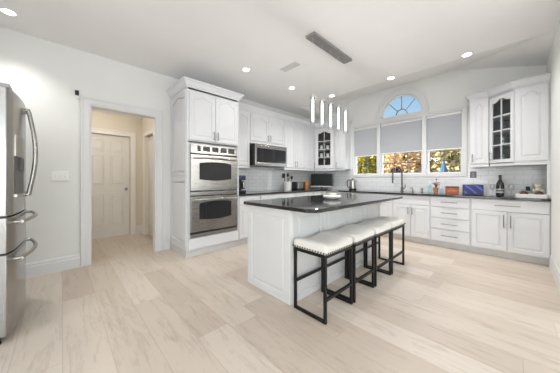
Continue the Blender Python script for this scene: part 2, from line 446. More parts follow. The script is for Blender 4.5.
# back wall with the triple window and the arched window
AX, AZ, AR, KZ = -1.695, 2.52, .42, 1.12
WX0, WX1, WZ0, WZ1 = -2.76, -.655, 1.265, 2.405
arc = [(AX+AR*math.cos(PI*k/28), AZ+KZ*AR*math.sin(PI*k/28)) for k in range(29)]
struct(MB().plate([(XL, 0), (XE, 0), (XE, ZT), (XL, ZT)], [[(WX0, WZ0), (WX1, WZ0), (WX1, WZ1), (WX0, WZ1)], arc],
                  lambda u, v, d: (u, YB+d, v), .14).build('wall_back', 'wall'))
struct(MB().box(XR, XR+.12, 3.1, YB, 0, ZT).build('wall_right', 'wall'))
fy = lambda u, v, d: (u, YF-d, v)
fh = [[(x-.68, .12), (x+.68, .12), (x+.68, 2.3), (x-.68, 2.3)] for x in (-1.05, .75, 2.3)]
struct(MB().plate([(XL, 0), (XE, 0), (XE, ZT), (XL, ZT)], fh, fy, .13).build('wall_front', 'wall'))
eh = [[(y-.78, .12), (y+.78, .12), (y+.78, 2.3), (y-.78, 2.3)] for y in (-.9, 1.2, 3.4)]
struct(MB().plate([(YF-.13, 0), (YB+.14, 0), (YB+.14, ZT), (YF-.13, ZT)], eh, lambda u, v, d: (XE+d, u, v), .13).build('wall_east', 'wall'))
struct(MB().box(XL, -2.15, -1.2, -1.08, 0, ZT).build('wall_alcove', 'wall'))
# hall beyond the doorway
HX, HY = -5.56, 1.24
HD0, HD1, HDZ = .27, 1.03, 2.04
hx0, hx1 = -5.33, -4.53
def hole_wall(a0, a1, h0, h1, hz, zt): return [(a0, 0), (h0, 0), (h0, hz), (h1, hz), (h1, 0), (a1, 0), (a1, zt), (a0, zt)]
struct(MB().plate(hole_wall(-1.3, HY+.1, HD0, HD1, HDZ, 2.5), [], lambda u, v, d: (HX-d, u, v), .12).build('wall_hall_end', 'hallwall'))
struct(MB().plate(hole_wall(HX, XL-.131, hx0, hx1, HDZ, 2.5), [], lambda u, v, d: (u, HY+d, v), .12).build('wall_hall_right', 'hallwall'))
struct(MB().box(HX, XL-.131, -1.3, -1.2, 0, 2.5).build('wall_hall_left', 'hallwall'))
struct(MB().box(HX-.1, XL-.131, -1.3, HY+.1, 2.45, 2.55).build('ceiling_hall', 'ceil'))

# baseboards
BB = [(0, 0), (.016, 0), (.016, .12), (.011, .135), (.011, .155), (.005, .172), (0, .172)]
struct(MB().sweep([(XL, -1.08), (XL, DY0-.1)], BB).build('baseboard_left', 'trim'))
struct(MB().sweep([(XL, DY1+.1), (XL, 1.295)], BB).build('baseboard_left_short', 'trim'))
struct(MB().sweep([(XR, 4.598), (XR, 3.1)], BB).build('baseboard_right', 'trim'))
struct(MB().sweep([(HX, -1.2), (HX, .17)], BB).build('baseboard_hall_end', 'halltrim'))
struct(MB().sweep([(HX, 1.135), (HX, HY), (-5.42, HY)], BB).build('baseboard_hall_corner', 'halltrim'))
# doorway casing
def casing(name, mat, y0, y1, z1, cw, f, t0=.0, t1=.022):
    mb = MB()
    mb.plate([(y0-cw, 0), (y0, 0), (y0, z1), (y1, z1), (y1, 0), (y1+cw, 0), (y1+cw, z1+cw), (y0-cw, z1+cw)], [], lambda u, v, d: f(u, v, d), t1*.6)
    b2 = cw*.72
    mb.plate([(y0-cw, 0), (y0-b2, 0), (y0-b2, z1+b2), (y1+b2, z1+b2), (y1+b2, 0), (y1+cw, 0), (y1+cw, z1+cw), (y0-cw, z1+cw)], [], lambda u, v, d: f(u, v, d), t1)
    return struct(mb.build(name, mat, bevel=.003))
casing('trim_1', 'trim', DY0, DY1, DZ, .095, lambda u, v, d: (XL+d, u, v))
struct(MB().plate([(DY0, 0), (DY0+.018, 0), (DY0+.018, DZ-.018), (DY1-.018, DZ-.018), (DY1-.018, 0), (DY1, 0), (DY1, DZ), (DY0, DZ)], [],
       lambda u, v, d: (XL-d, u, v), .13).build('trim_2', 'trim'))
# hall doors
casing('trim_3', 'halltrim', HD0, HD1, HDZ, .095, lambda u, v, d: (HX+d, u, v))
hd = thing('door_1', 'beige six panel hall door seen through the white doorway', 'door', (HX-.075, HD0+.003, .006), PI/2); struct(hd)
mb = MB(); Wd = HD1-HD0-.006; mb.box(0, Wd, -.012, .03, 0, HDZ-.01)
for (px0, px1) in ((.11, .335), (.425, .65)):
    for (pz0, pz1) in ((.22, .86), (1.02, 1.62), (1.70, 1.94)):
        bm_ = mb
        raised_panel(bm_, px0, pz0, px1-px0, pz1-pz0, 0, .012, .008, -.0205)
mb.build('slab', 'halldoor', hd)
k = MB().cyl((Wd-.07, -.012, .95), (Wd-.07, -.05, .95), .012, 12).sph((Wd-.07, -.065, .95), .028, 14); k.build('knob', 'nickel', hd, True)
casing('trim_4', 'halltrim', hx0, hx1, HDZ, .08, lambda u, v, d: (u, HY-d, v))
hd2 = thing('door_2', 'plain closed door on the right side of the hall', 'door', (hx0+.003, HY+.075, .006)); struct(hd2)
mb = MB().box(0, .794, -.01, .03, 0, HDZ-.01)
for (pz0, pz1) in ((.22, .95), (1.1, 1.95)): raised_panel(mb, .11, pz0, .58, pz1-pz0, 0, .012, .008, -.0185)
mb.build('slab', 'halldoor', hd2)
MB().cyl((.73, -.01, .95), (.73, -.05, .95), .012, 12).sph((.73, -.062, .95), .026, 14).build('knob', 'blackmetal', hd2, True)
# added lamp, out of view, put in to light the hall
hl = thing('added_hall_lamp', 'added round lamp lighting the hall, out of view', 'ceiling light', (-4.7, .3, 2.45))
MB().lathe([(0, 0), (.16, 0), (.16, -.02), (.15, -.03), (0, -.03)]).build('base', 'nickel', hl, True)
MB().lathe([(.145, -.03), (.14, -.06), (.09, -.09), (0, -.10)]).build('shade', emit('added_lamp_glow', (1, .86, .66), 6), hl, True)
light('hall_fill', 'POINT', (-4.7, .3, 2.28), 9.5, (1, .95, .89), shadow_soft_size=.12)

# window frames, sashes, shades
BY = YB
def frame_box(mb, x0, x1, z0, z1, wd, y0, y1):
    mb.box(x0, x1, y0, y1, z0, z0+wd); mb.box(x0, x1, y0, y1, z1-wd, z1)
    mb.box(x0, x0+wd, y0, y1, z0+wd, z1-wd); mb.box(x1-wd, x1, y0, y1, z0+wd, z1-wd)
wt = MB()
cw = .085
wt.box(WX0-cw, WX0, BY-.022, BY, WZ0-.06, WZ1+.04); wt.box(WX1, WX1+cw*.85, BY-.022, BY, WZ0-.06, WZ1+.04)
wt.box(WX0, WX1, BY-.022, BY, WZ1, WZ1+.04); wt.box(WX0-cw-.005, WX1+cw*.85+.005, BY-.032, BY, WZ1+.04, WZ1+.055)
wt.box(WX0, WX1, BY-.022, BY, WZ0-.06, WZ0)
struct(wt.build('trim_5', 'trim', bevel=.003))
posts = [(-2.192, -2.115), (-1.285, -1.212)]
units = [(WX0, -2.192), (-2.115, -1.285), (-1.212, WX1)]
pm = MB()
for a, b in posts: pm.box(a, b, BY-.02, BY+.13, WZ0, WZ1)
struct(pm.build('trim_6', 'trim', bevel=.002))
cols = (2, 3, 2)
for i, (a, b) in enumerate(units):
    wf = MB(); frame_box(wf, a+.001, b-.001, WZ0+.001, WZ1-.001, .026, BY+.045, BY+.125)
    o = struct(wf.build('window_%d' % (i+1), 'trim', bevel=.003))
    mu = MB(); gx0, gx1 = a+.028, b-.028; gz0, gz1 = WZ0+.028, WZ1-.028; nc = cols[i]
    for c in range(1, nc):
        x = gx0+(gx1-gx0)*c/nc; mu.box(x-.008, x+.008, BY+.08, BY+.10, gz0, gz1)
    for r_ in range(1, 5):
        z = gz0+(gz1-gz0)*r_/5; mu.box(gx0, gx1, BY+.082, BY+.098, z-.008, z+.008)
    mu.build('muntin', 'dgrey' if i else 'dgrey', o)
    MB().box(gx0, gx1, BY+.087, BY+.093, gz0, gz1).build('window_pane', 'glass', o)
# the arched window
aw = MB()
def half_ring(mb, cx, cz, r0, r1, y0, y1, n=32):
    outer = [(cx+r1*math.cos(PI*k/n), cz+KZ*r1*math.sin(PI*k/n)) for k in range(n+1)]
    inner = [(cx+r0*math.cos(PI*k/n), cz+KZ*r0*math.sin(PI*k/n)) for k in range(n, -1, -1)]
    bm = mb.bm; A = [[bm.verts.new((x, y, z)) for x, z in outer] for y in (y0, y1)]; B = [[bm.verts.new((x, y, z)) for x, z in inner[::-1]] for y in (y0, y1)]
    for k in range(n):
        bm.faces.new((A[0][k], A[0][k+1], B[0][k+1], B[0][k])); bm.faces.new((A[1][k], A[1][k+1], B[1][k+1], B[1][k]))
        bm.faces.new((A[0][k], A[0][k+1], A[1][k+1], A[1][k])); bm.faces.new((B[0][k], B[0][k+1], B[1][k+1], B[1][k]))
    for k in (0, n): bm.faces.new((A[0][k], A[1][k], B[1][k], B[0][k]))
half_ring(aw, AX, AZ, AR-.03, AR-.001, BY+.05, BY+.12); aw.box(AX-AR+.002, AX+AR-.002, BY+.05, BY+.12, AZ+.001, AZ+.03)
ao = struct(aw.build('window_4', 'trim'))
mu = MB(); half_ring(mu, AX, AZ+.03, .10, .118, BY+.075, BY+.1, 16)
for ang in (45, 90, 135):
    d = Vector((math.cos(math.radians(ang)), 0, KZ*math.sin(math.radians(ang))))
    mu.cyl(Vector((AX, BY+.087, AZ+.03))+d*.11, Vector((AX, BY+.087, AZ+.03))+d*(AR-.045), .009, 6)
mu.build('muntin', 'grey', ao)
MB().prism([(AX+(AR-.02)*math.cos(PI*k/28), AZ+.01+KZ*(AR-.02)*math.sin(PI*k/28)) for k in range(29)], BY+.085, BY+.089, lambda x, z, y: (x, y, z)).build('window_pane', 'glass', ao)
ac = MB(); half_ring(ac, AX, AZ, AR+.0, AR+.105, BY-.022, BY, 36); half_ring(ac, AX, AZ, AR+.075, AR+.105, BY-.032, BY-.022, 36)
ac.box(AX-AR-.105, AX+AR+.105, BY-.022, BY, AZ-.028, AZ)
struct(ac.build('trim_7', 'trim'))
zb = (1.70, 1.722, 1.715)
bl_lab = ('narrow grey cellular shade on the left window, over yellow leaves',
          'wide grey cellular shade in the middle window, behind the faucet',
          'grey cellular shade on the right window, beside the upper cabinets')
for i, (a, b) in enumerate(units):
    t = thing('window_shade', bl_lab[i], 'window shade', ((a+b)/2, BY+.02, zb[i]), 0, 'shades on the kitchen window')
    h = WZ1-.004-zb[i]; wd = (b-a)/2-.006
    mb = MB(); n = int(h/.019); bm = mb.bm
    rows = []
    for r_ in range(n*2+1):
        z = .018+(h-.06)*r_/(n*2); yy = -.007 if r_ % 2 else .0
        rows.append([bm.verts.new((-wd, yy, z)), bm.verts.new((wd, yy, z))])
    for p, q in zip(rows, rows[1:]): bm.faces.new((p[0], p[1], q[1], q[0]))
    mb.build('shade_cloth', 'blind', t)
    MB().box(-wd, wd, -.017, .012, 0, .02).build('bottom_rail', M['white'] if i else 'white', t, bevel=.004)
    MB().box(-wd, wd, -.02, .018, h-.045, h).build('head_rail', 'white', t, bevel=.005)

# backsplash
bs = MB(); bs.box(XL, XL+.008, 2.2, YB, .90, 1.42)
struct(bs.build('backsplash_left', 'tileL'))
bs = MB(); bs.box(XL+.008, XR, YB-.008, YB, .90, WZ0-.062); bs.box(XL+.008, WX0-cw-.006, YB-.008, YB, WZ0-.062, 1.42); bs.box(WX1+cw*.85+.006, XR, YB-.008, YB, WZ0-.062, 1.42)
struct(bs.build('backsplash_back', 'tileB'))

# ------------------------------------------------------------------ tall oven cabinet
FX = -3.28                                     # face of the tall cabinet
TD = FX-XL-.001
def L(y0): return (FX, y0, 0)
ty0, ty1 = 1.305, 2.195; TW = ty1-ty0
tc = thing('oven_cabinet', 'tall white cabinet holding the double oven, left of the microwave run', 'cabinet', (FX, ty0, 0), PI/2)
mb = MB()
mb.box(0, .018, .02, TD, .105, 2.5); mb.box(TW-.018, TW, .02, TD, .105, 2.5)       # sides
mb.box(.018, TW-.018, TD-.018, TD, .105, 2.5); mb.box(.018, TW-.018, .02, TD-.018, 2.48, 2.5)
mb.box(.018, TW-.018, .02, TD-.018, 1.70, 1.72); mb.box(.018, TW-.018, .02, TD-.018, .27, .29)
mb.box(.018, .045, .02, .04, .105, 2.5); mb.box(TW-.045, TW-.018, .02, .04, .105, 2.5)
mb.box(.045, TW-.045, .02, .04, 1.69, 1.735); mb.box(.045, TW-.045, .02, .04, 2.44, 2.5); mb.box(.045, TW-.045, .02, .04, .105, .295)
mb.build('carcass', 'cab', tc)
# raised panels on the visible end (left end, facing the camera)
sp = MB()
for z0, z1, rise in ((.17, 1.17, 0), (1.21, 2.47, .05)):
    raised_panel(sp, .03, z0, TD-.08, z1-z0, rise, .05, .01, 0)
o = sp.build('side_panel', 'cab', tc)
o.matrix_local = Matrix.Translation((-.0102, TD-.01, 0)) @ Matrix.Rotation(-PI/2, 4, 'Z')
door(tc, .03, TW/2, 1.735, 2.46, .055, TW/2-.035, 1.83); door(tc, TW/2, TW-.03, 1.735, 2.46, .055, TW/2+.035, 1.83)
MB().box(.02, TW-.02, 0, .019, .12, .285).build('drawer_front', 'cab', tc, bevel=.005)
MB().box(.0, TW, .05, TD, 0, .105).build('toe_kick', 'toe', tc)
CR = [(0, 0), (.012, 0), (.012, .022), (.026, .04), (.052, .082), (.066, .092), (.066, .112), (0, .112)]
MB().sweep([(-.0005, TD), (-.0005, .0195), (TW+.0005, .0195), (TW+.0005, .318)], [(o_, 2.5+z) for o_, z in CR], 1).build('crown', 'cab', tc)
# side=1 puts the profile on the outside of this path (checked below by orientation)

# double oven
ov = thing('double_oven', 'stainless double wall oven with black windows, built into the tall white cabinet', 'oven', (FX, ty0+.045, 0), PI/2)
OW = TW-.09
MB().box(.004, OW-.004, .03, .55, .30, 1.685).build('housing', 'dgrey', ov)
MB().box(0, OW, -.012, .03, 1.545, 1.685).build('control_panel', 'steelh', ov, bevel=.004)
for a, b in ((.10, .15), (.19, .30), (.335, .445), (.48, .59), (.625, .735)):
    o = MB().box(OW*a/.8, OW*b/.8, -.014, -.011, 1.578, 1.655).build('display', 'bglass', ov)
    mm = MB()
    for q in range(3):
        zc_ = 1.597+q*.02; mm.box(OW*(a+.012)/.8, OW*(b-.012)/.8, -.0148, -.0138, zc_-.002, zc_+.002)
    mm.build('marks', 'grey', o)
def oven_door(z0, z1, w0, w1):
    d = MB().box(0, OW, -.02, .029, z0, z1).build('oven_door', 'steelh', ov, bevel=.005)
    x0, x1 = OW*.16, OW*.84
    top = [(x1-(x1-x0)*k/12, w1+.022*math.sin(PI*k/12)) for k in range(13)]
    bot = [(x0+(x1-x0)*k/12, w0-.022*math.sin(PI*k/12)) for k in range(13)]
    MB().prism(bot+top, -.024, -.019, lambda x, z, y: (x, y, z)).build('oven_window', 'bglass', d)
    zz = z1-.055
    h = MB().tube([(.05+(OW-.1)*k/16, -.062-.012*math.sin(PI*k/16), zz+.012*math.sin(PI*k/16)) for k in range(17)], .011, 10)
    for x in (.06, OW-.06): h.cyl((x, -.062, zz), (x, -.019, zz), .012, 10)
    h.build('oven_handle', 'steelh', d, True)
oven_door(.985, 1.525, 1.155, 1.40); oven_door(.375, .90, .56, .80)
MB().box(.0, OW, -.004, .03, 1.527, 1.543).build('vent', 'black', ov)
MB().box(0, OW, -.015, .03, .915, .97).build('trim_strip', 'steelh', ov, bevel=.003)
for z0_, z1_ in ((.902, .913), (.971, .983), (.345, .373)): MB().box(.0, OW, -.004, .03, z0_, z1_).build('vent', 'black', ov)
MB().box(.0, OW, -.012, .03, .30, .344).build('lower_trim', 'steelh', ov, bevel=.003)

# ------------------------------------------------------------------ upper cabinets, left run
UX = -3.62; UD = UX-XL-.001
Z0, Z1 = 1.40, 2.50
def upper(name, label, y0, y1, z0, splits, handles, glass=False):
    """left-run wall cabinet; splits are y positions of door edges"""
    t = thing(name, label, 'cabinet', (UX, y0, z0), PI/2, 'white wall cabinets')
    W = y1-y0; H = Z1-z0
    MB().box(0.0005, W-.0005, .02, UD, 0, H).build('carcass', 'cab', t)
    e = [s-y0 for s in splits]
    for i in range(len(e)-1):
        hx = handles[i]
        door(t, e[i], e[i+1], .025, H-.03, .05, None if hx is None else (e[i]+.03 if hx == 'l' else e[i+1]-.03), .11)
    MB().box(0.0005, W-.0005, .012, .028, -.028, 0).build('light_rail', 'cab', t, bevel=.003)
    return t
upper('upper_cabinet', 'narrow single door white wall cabinet between the ovens and the microwave', 2.197, 2.68, Z0, (2.21, 2.67), (None,))
upper('upper_cabinet', 'short two door white wall cabinet above the microwave', 2.68, 3.645, 1.905, (2.69, 3.167, 3.635), ('r', 'l'))
upper('upper_cabinet', 'two door white wall cabinet right of the microwave, over the toaster', 3.645, 4.36, Z0, (3.655, 4.01, 4.35), ('r', 'l'))
upper('upper_cabinet', 'slim single door white wall cabinet left of the corner glass cabinet', 4.36, 4.76, Z0, (4.37, 4.75), ('r',))

def glass_cabinet(label, p1, p2, poly, z0, z1, inner_mat, hside='l', m_=.05):
    """diagonal cabinet with a glass door from p1 to p2 (as seen left to right); poly = footprint"""
    p1 = Vector(p1); p2 = Vector(p2); d = (p2-p1); W = d.length; rz = math.atan2(d.y, d.x)
    t = thing('glass_cabinet', label, 'cabinet', (p1.x, p1.y, z0), rz, 'glass door corner cabinets')
    H = z1-z0; R = Matrix.Rotation(-rz, 2)
    loc = [R @ (Vector(p)-p1) for p in poly]           # p1, p2 first, then round the back
    # shell: floor, roof and back walls follow the footprint
    mb = MB()
    pl = [(v.x, v.y+.0) for v in loc]
    pl2 = [(v.x, v.y+(.02 if i < 2 else 0)) for i, v in enumerate(loc)]
    mb.prism(pl2, 0, .018); mb.prism(pl2, H-.018, H)
    for i in range(1, len(pl2)):
        a = Vector(pl2[i]); b = Vector(pl2[(i+1) % len(pl2)])
        if (i+1) % len(pl2) == 0 or True:
            n = Vector((-(b-a).y, (b-a).x)).normalized()*.012
            mb.prism([tuple(a), tuple(b), tuple(b+n), tuple(a+n)], .018, H-.018)
    mb.build('carcass', 'cab', t)
    cx = sum(v.x for v in loc)/len(loc); cy = sum(v[1] for v in pl2)/len(pl2)
    inn = [(cx+(x-cx)*.93, cy+(y-cy)*.93) for x, y in pl2]
    lin = MB(); bm = lin.bm
    lo = [bm.verts.new((x, y, .02)) for x, y in inn]; hi = [bm.verts.new((x, y, H-.02)) for x, y in inn]
    for i in range(1, len(inn)):
        j = (i+1) % len(inn); bm.faces.new((lo[i], lo[j], hi[j], hi[i]))
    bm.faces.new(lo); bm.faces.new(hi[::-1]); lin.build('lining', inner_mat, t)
    # door frame
    fr = MB(); rise = .05; g = .004
    hole = panel_outline(W, H-.055, m_, 0, rise, 18)
    fr.plate([(g, 0), (W-g, 0), (W-g, H-.055), (g, H-.055)], [hole], lambda u, v, dd: (u, dd, v+.025), .02)
    do = fr.build('glass_door', 'cab', t)
    b0, b1 = m_+.025, H-.055-m_+.025
    mu = MB(); mu.box(W/2-.007, W/2+.007, .003, .016, b0, b1-.004)
    shelf_z = [b0+(b1-.04-b0)*k/4 for k in (1, 2, 3)]
    for z in shelf_z: mu.box(m_, W-m_, .003, .016, z-.007, z+.007)
    mu.build('muntin', 'cab', do)
    MB().prism(panel_outline(W, H-.055, m_-.004, 0, rise, 18), .010, .013, lambda x, z, y: (x, y, z+.025)).build('glass_pane', 'cabglass', do)
    if hside: pull(do, .03 if hside == 'l' else W-.03, .13, .13)
    inn2 = [(cx+(x-cx)*.90, cy+(y-cy)*.90) for x, y in pl2]
    for z in shelf_z: MB().prism(inn2, z-.009, z+.009).build('shelf', 'cab', t)
    MB().box(0, W, .012, .028, -.028, 0).build('light_rail', 'cab', t, bevel=.003)
    return t, W, [z+.009 for z in shelf_z], rz, p1, z0
gc1 = glass_cabinet('glass door corner wall cabinet with brown interior, above the small television',
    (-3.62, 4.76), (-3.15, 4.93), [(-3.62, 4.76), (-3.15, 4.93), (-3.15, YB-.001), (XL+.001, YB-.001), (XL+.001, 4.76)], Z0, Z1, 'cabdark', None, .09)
# back-wall single door cabinet at the window
t = thing('upper_cabinet', 'single door white wall cabinet left of the window, above the kettle', 'cabinet', (-3.149, 4.93, Z0), 0, 'white wall cabinets')
cwid = .305; cd = YB-.001-4.93
MB().box(.0005, cwid, .02, cd, 0, Z1-Z0).build('carcass', 'cab', t)
door(t, .05, cwid-.008, .025, Z1-Z0-.03, .05, .085, .11); MB().box(.0005, cwid, .012, .028, -.028, 0).build('light_rail', 'cab', t, bevel=.003)
# crown along the left run and round the corner
crown = MB().sweep([(UX-.019, 2.197+.068), (UX-.019, 4.766), (-3.153, 4.949), (-3.149+cwid+.001, 4.949), (-3.149+cwid+.001, YB-.035)], [(o_, Z1+.0006+z) for o_, z in CR], 1).build('crown_moulding', 'cab')
tag(crown, 'white crown moulding along the top of the microwave side wall cabinets', 'moulding')

# ------------------------------------------------------------------ upper cabinets, right of the window
RZ0, RZ1 = 1.385, 2.465
t = thing('upper_cabinet', 'single door white wall cabinet right of the window', 'cabinet', (-.515, 4.91, RZ0), 0, 'white wall cabinets')
MB().box(0, .237, .02, YB-.001-4.91, 0, RZ1-RZ0).build('carcass', 'cab', t)
door(t, .008, .235, .025, RZ1-RZ0-.02, .05, .035, .12); MB().box(0, .237, .012, .028, -.028, 0).build('light_rail', 'cab', t, bevel=.003)
gc2 = glass_cabinet('angled glass door wall cabinet with grey interior, above the wine bottle',
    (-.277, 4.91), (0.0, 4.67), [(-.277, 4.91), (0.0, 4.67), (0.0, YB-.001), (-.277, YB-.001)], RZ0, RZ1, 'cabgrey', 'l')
t = thing('upper_cabinet', 'deep single door white wall cabinet at the right wall', 'cabinet', (0.001, 4.67, RZ0), 0, 'white wall cabinets')
rw = XR-.002
MB().box(.0005, rw, .02, YB-.001-4.67, 0, RZ1-RZ0).build('carcass', 'cab', t)
door(t, .008, rw-.012, .025, RZ1-RZ0-.02, .055); MB().box(.0005, rw, .012, .028, -.028, 0).build('light_rail', 'cab', t, bevel=.003)
crown = MB().sweep([(-.516, YB-.035), (-.516, 4.929), (-.285, 4.929), (-.008, 4.689), (XR-.001, 4.689)], [(o_*.9, RZ1+.0006+z*.9) for o_, z in CR], 1).build('crown_moulding', 'cab')
tag(crown, 'white crown moulding along the top of the wall cabinets right of the window', 'moulding')
tag(MB().box(XR-.032, XR-.001, 4.672, 4.70, .9005, RZ0-.029).build('end_panel', 'cab', bevel=.002), 'thin white filler post from worktop to cabinet at the right wall', 'post')

# ------------------------------------------------------------------ microwave
mw = thing('microwave', 'stainless over the range microwave with dark glass door', 'microwave', (-3.47, 2.70, 1.43), PI/2)
MW, MH = .86, .425
MB().box(0, MW, .03, -XL-3.47-.012, 0, MH).build('housing', 'black', mw, bevel=.004)
d = MB()
frame_box(d, 0, MW, 0, MH, .03, 0, .029); d.box(.03, MW-.03, 0, .029, MH-.085, MH-.03); d.box(.03, MW-.03, 0, .029, .03, .062)
d.build('front_frame', 'steelh', mw, bevel=.003)
MB().box(.03, MW-.03, .006, .028, .062, MH-.085).build('door_glass', 'bglass', mw)
mk = MB()
for q in range(14): mk.box(.10+q*.045, .13+q*.045, -.0008, .0008, MH-.06, MH-.052)
mk.build('button_marks', 'dgrey', mw)

# ------------------------------------------------------------------ base cabinets
BFX = -3.30; BD = BFX-XL-.001; BH = .865
def base(name, label, run, a0, a1, layout, group='white base cabinets'):
    W = a1-a0
    if run == 'L': t = thing(name, label, 'cabinet', (BFX, a0, 0), PI/2, group); D = BD
    else: t = thing(name, label, 'cabinet', (a0, 4.60, 0), 0, group); D = YB-.001-4.60
    MB().box(.0005, W-.0005, .02, D, .105, BH).build('carcass', 'cab', t)
    MB().box(.0005, W-.0005, .075, D, 0, .105).build('toe_kick', 'toe', t)
    for it in layout:
        if it[0] == 'drawer': drawer(t, it[1], it[2], it[3], it[4], *it[5:])
        else: door(t, *it[1:5], 0, *it[5:])
    return t
base('base_cabinet', 'white base cabinet between the ovens and the island', 'L', 2.197, 2.68, [('drawer', .01, .475, .69, .855), ('door', .01, .475, .115, .685, .44, .60)])
base('base_cabinet', 'white base cabinet under the microwave', 'L', 2.68, 3.645, [('drawer', .01, .955, .69, .855), ('door', .01, .482, .115, .685, .45, .6), ('door', .482, .955, .115, .685, .515, .6)])
base('base_cabinet', 'white base cabinet under the utensil crock and toaster', 'L', 3.645, 4.28, [('drawer', .01, .625, .69, .855), ('door', .01, .625, .115, .685, .59, .6)])
cc = thing('corner_cabinet', 'white corner base cabinet under the small television', 'cabinet', (XL+.001, YB-.001, 0))
x1_, y1_ = -2.60-XL, -(YB-4.28)
fp = [(0, 0), (0, y1_+.002), (BFX-XL-.021, y1_+.002), (BFX-XL-.021, 4.62-YB), (x1_-.003, 4.62-YB), (x1_-.003, 0)]
MB().prism(fp[::-1], .105, BH).build('carcass', 'cab', cc)
fk = [(0, 0), (0, y1_+.002), (BFX-XL-.076, y1_+.002), (BFX-XL-.076, 4.675-YB), (x1_-.003, 4.675-YB), (x1_-.003, 0)]
MB().prism(fk[::-1], 0, .105).build('toe_kick', 'toe', cc)
o = raised_panel(MB(), BFX-XL+.01, .115, x1_-.02-(BFX-XL), .57).box(BFX-XL+.01, x1_-.01, 0, .02, .69, .855).build('door', 'cab', cc); o.location = (0, 4.60-YB, 0)
o = raised_panel(MB(), .01, .115, .29, .57).box(.01, .30, 0, .02, .69, .855).build('door', 'cab', cc); o.matrix_local = Matrix.Translation((BFX-XL, y1_, 0)) @ Matrix.Rotation(PI/2, 4, 'Z')
base('base_cabinet', 'white two door base cabinet on the back wall, behind the island', 'B', -2.60, -1.63, [('drawer', .01, .48, .69, .855), ('drawer', .49, .96, .69, .855), ('door', .01, .485, .115, .685, .45, .6), ('door', .485, .96, .115, .685, .52, .6)])
base('sink_cabinet', 'white two door sink base cabinet under the faucet', 'B', -1.63, -1.014, [('drawer', .008, .61, .69, .855, .16, 'cab', False), ('door', .008, .308, .115, .685, .275, .58), ('door', .308, .61, .115, .685, .341, .58)])
dw = .541
base('drawer_cabinet', 'white bank of four drawers right of the sink', 'B', -1.014, -.473, [('drawer', .008, dw-.008, .69, .857, .22), ('drawer', .008, dw-.008, .505, .685, .22), ('drawer', .008, dw-.008, .318, .50, .22), ('drawer', .008, dw-.008, .115, .313, .22)])
bw = XR-.002+.473
base('base_cabinet', 'wide white base cabinet at the right wall, below the wine bottle and tray', 'B', -.473, XR-.002, [('drawer', .008, bw-.008, .69, .857, .26), ('door', .008, bw/2, .115, .685, bw/2-.035, .55, 'door', 'cab', .18), ('door', bw/2, bw-.008, .115, .685, bw/2+.035, .55, 'door', 'cab', .18)])

# continuous L-shaped worktop
ct = MB()
CX, CY = -3.27, 4.57
ct.prism([(XL+.009, 2.198), (CX, 2.198), (CX, CY), (XR-.002, CY), (XR-.002, YB-.009), (XL+.009, YB-.009)], .8655, .90)
tag(ct.build('countertop', 'granite', bevel=.006, seg=3), 'long L shaped dark granite countertop under the backsplash', 'countertop')

# ------------------------------------------------------------------ island
ix0, ix1, iy0, iy1 = -2.08, -1.42, 1.50, 3.53
isl = thing('kitchen_island', 'white panelled kitchen island base in the middle of the room', 'island', ((ix0+ix1)/2, (iy0+iy1)/2, 0))
ox, oy = isl.location.x, isl.location.y
MB().box(ix0+.02-ox, ix1-.02-ox, iy0+.02-oy, iy1-oy, 0, .874).build('carcass', 'island', isl)
# near end panel
ep = MB(); We = ix1-ix0
raised_panel(ep, 0, 0, We, .874, 0, .075, .02, 0)
o = ep.build('end_panel', 'island', isl); o.location = (ix0-ox, iy0-oy, 0)
# stool side: three raised panels between stiles, slightly recessed from the corner post
Ls = iy1-iy0; nP = 4
for q in range(nP):
    w0 = .05+(Ls-.06)*q/nP; wq = (Ls-.06)/nP
    o = raised_panel(MB(), w0, 0, wq-.002, .874, 0, .06, .02, 0).build('side_panel', 'island', isl)
    o.matrix_local = Matrix.Translation((ix1-ox, iy0-oy, 0)) @ Matrix.Rotation(PI/2, 4, 'Z')
MB().box(ix1-.02-ox, ix1+.006-ox, iy0+.0205-oy, iy0+.05-oy, 0, .874).build('corner_post', 'island', isl, bevel=.003)
# far side doors
for q in range(3):
    w0 = .01+(Ls-.02)*q/3; wq = (Ls-.02)/3
    o = door(isl, w0, w0+wq, .11, .86, 0, w0+wq-.04, .7, mat='island'); o.matrix_local = Matrix.Translation((ix0-ox, iy1-oy, 0)) @ Matrix.Rotation(-PI/2, 4, 'Z')
MB().box(ix1-.01-ox, ix1+.014-ox, iy0+.06-oy, iy1-oy, .842, .874).box(ix0-.012-ox, ix1+.012-ox, iy0-.012-oy, iy0-oy, .842, .874).build('cornice', 'island', isl, bevel=.004)
cx0, cx1, cy0, cy1 = -2.14, -1.125, 1.465, 3.67
def rrect(x0, x1, y0, y1, r, n=8, rl=None):
    pts = []; q = r if rl is None else rl
    for cx, cy, a, r in ((x1-r, y1-r, 0, r), (x0+q, y1-q, 90, q), (x0+q, y0+q, 180, q), (x1-r, y0+r, 270, r)):
        for k in range(n+1):
            t_ = math.radians(a+90*k/n); pts.append((cx+r*math.cos(t_), cy+r*math.sin(t_)))
    return pts
icx, icy = (cx0+cx1)/2, (cy0+cy1)/2
o = MB().prism([(x-icx, y-icy) for x, y in rrect(cx0, cx1, cy0, cy1, .12, 8, .05)], 0, .034).build('island_countertop', 'granite', bevel=.009, seg=3)
o.location = (icx, icy, .8745); tag(o, 'dark granite island countertop with rounded corners', 'countertop')

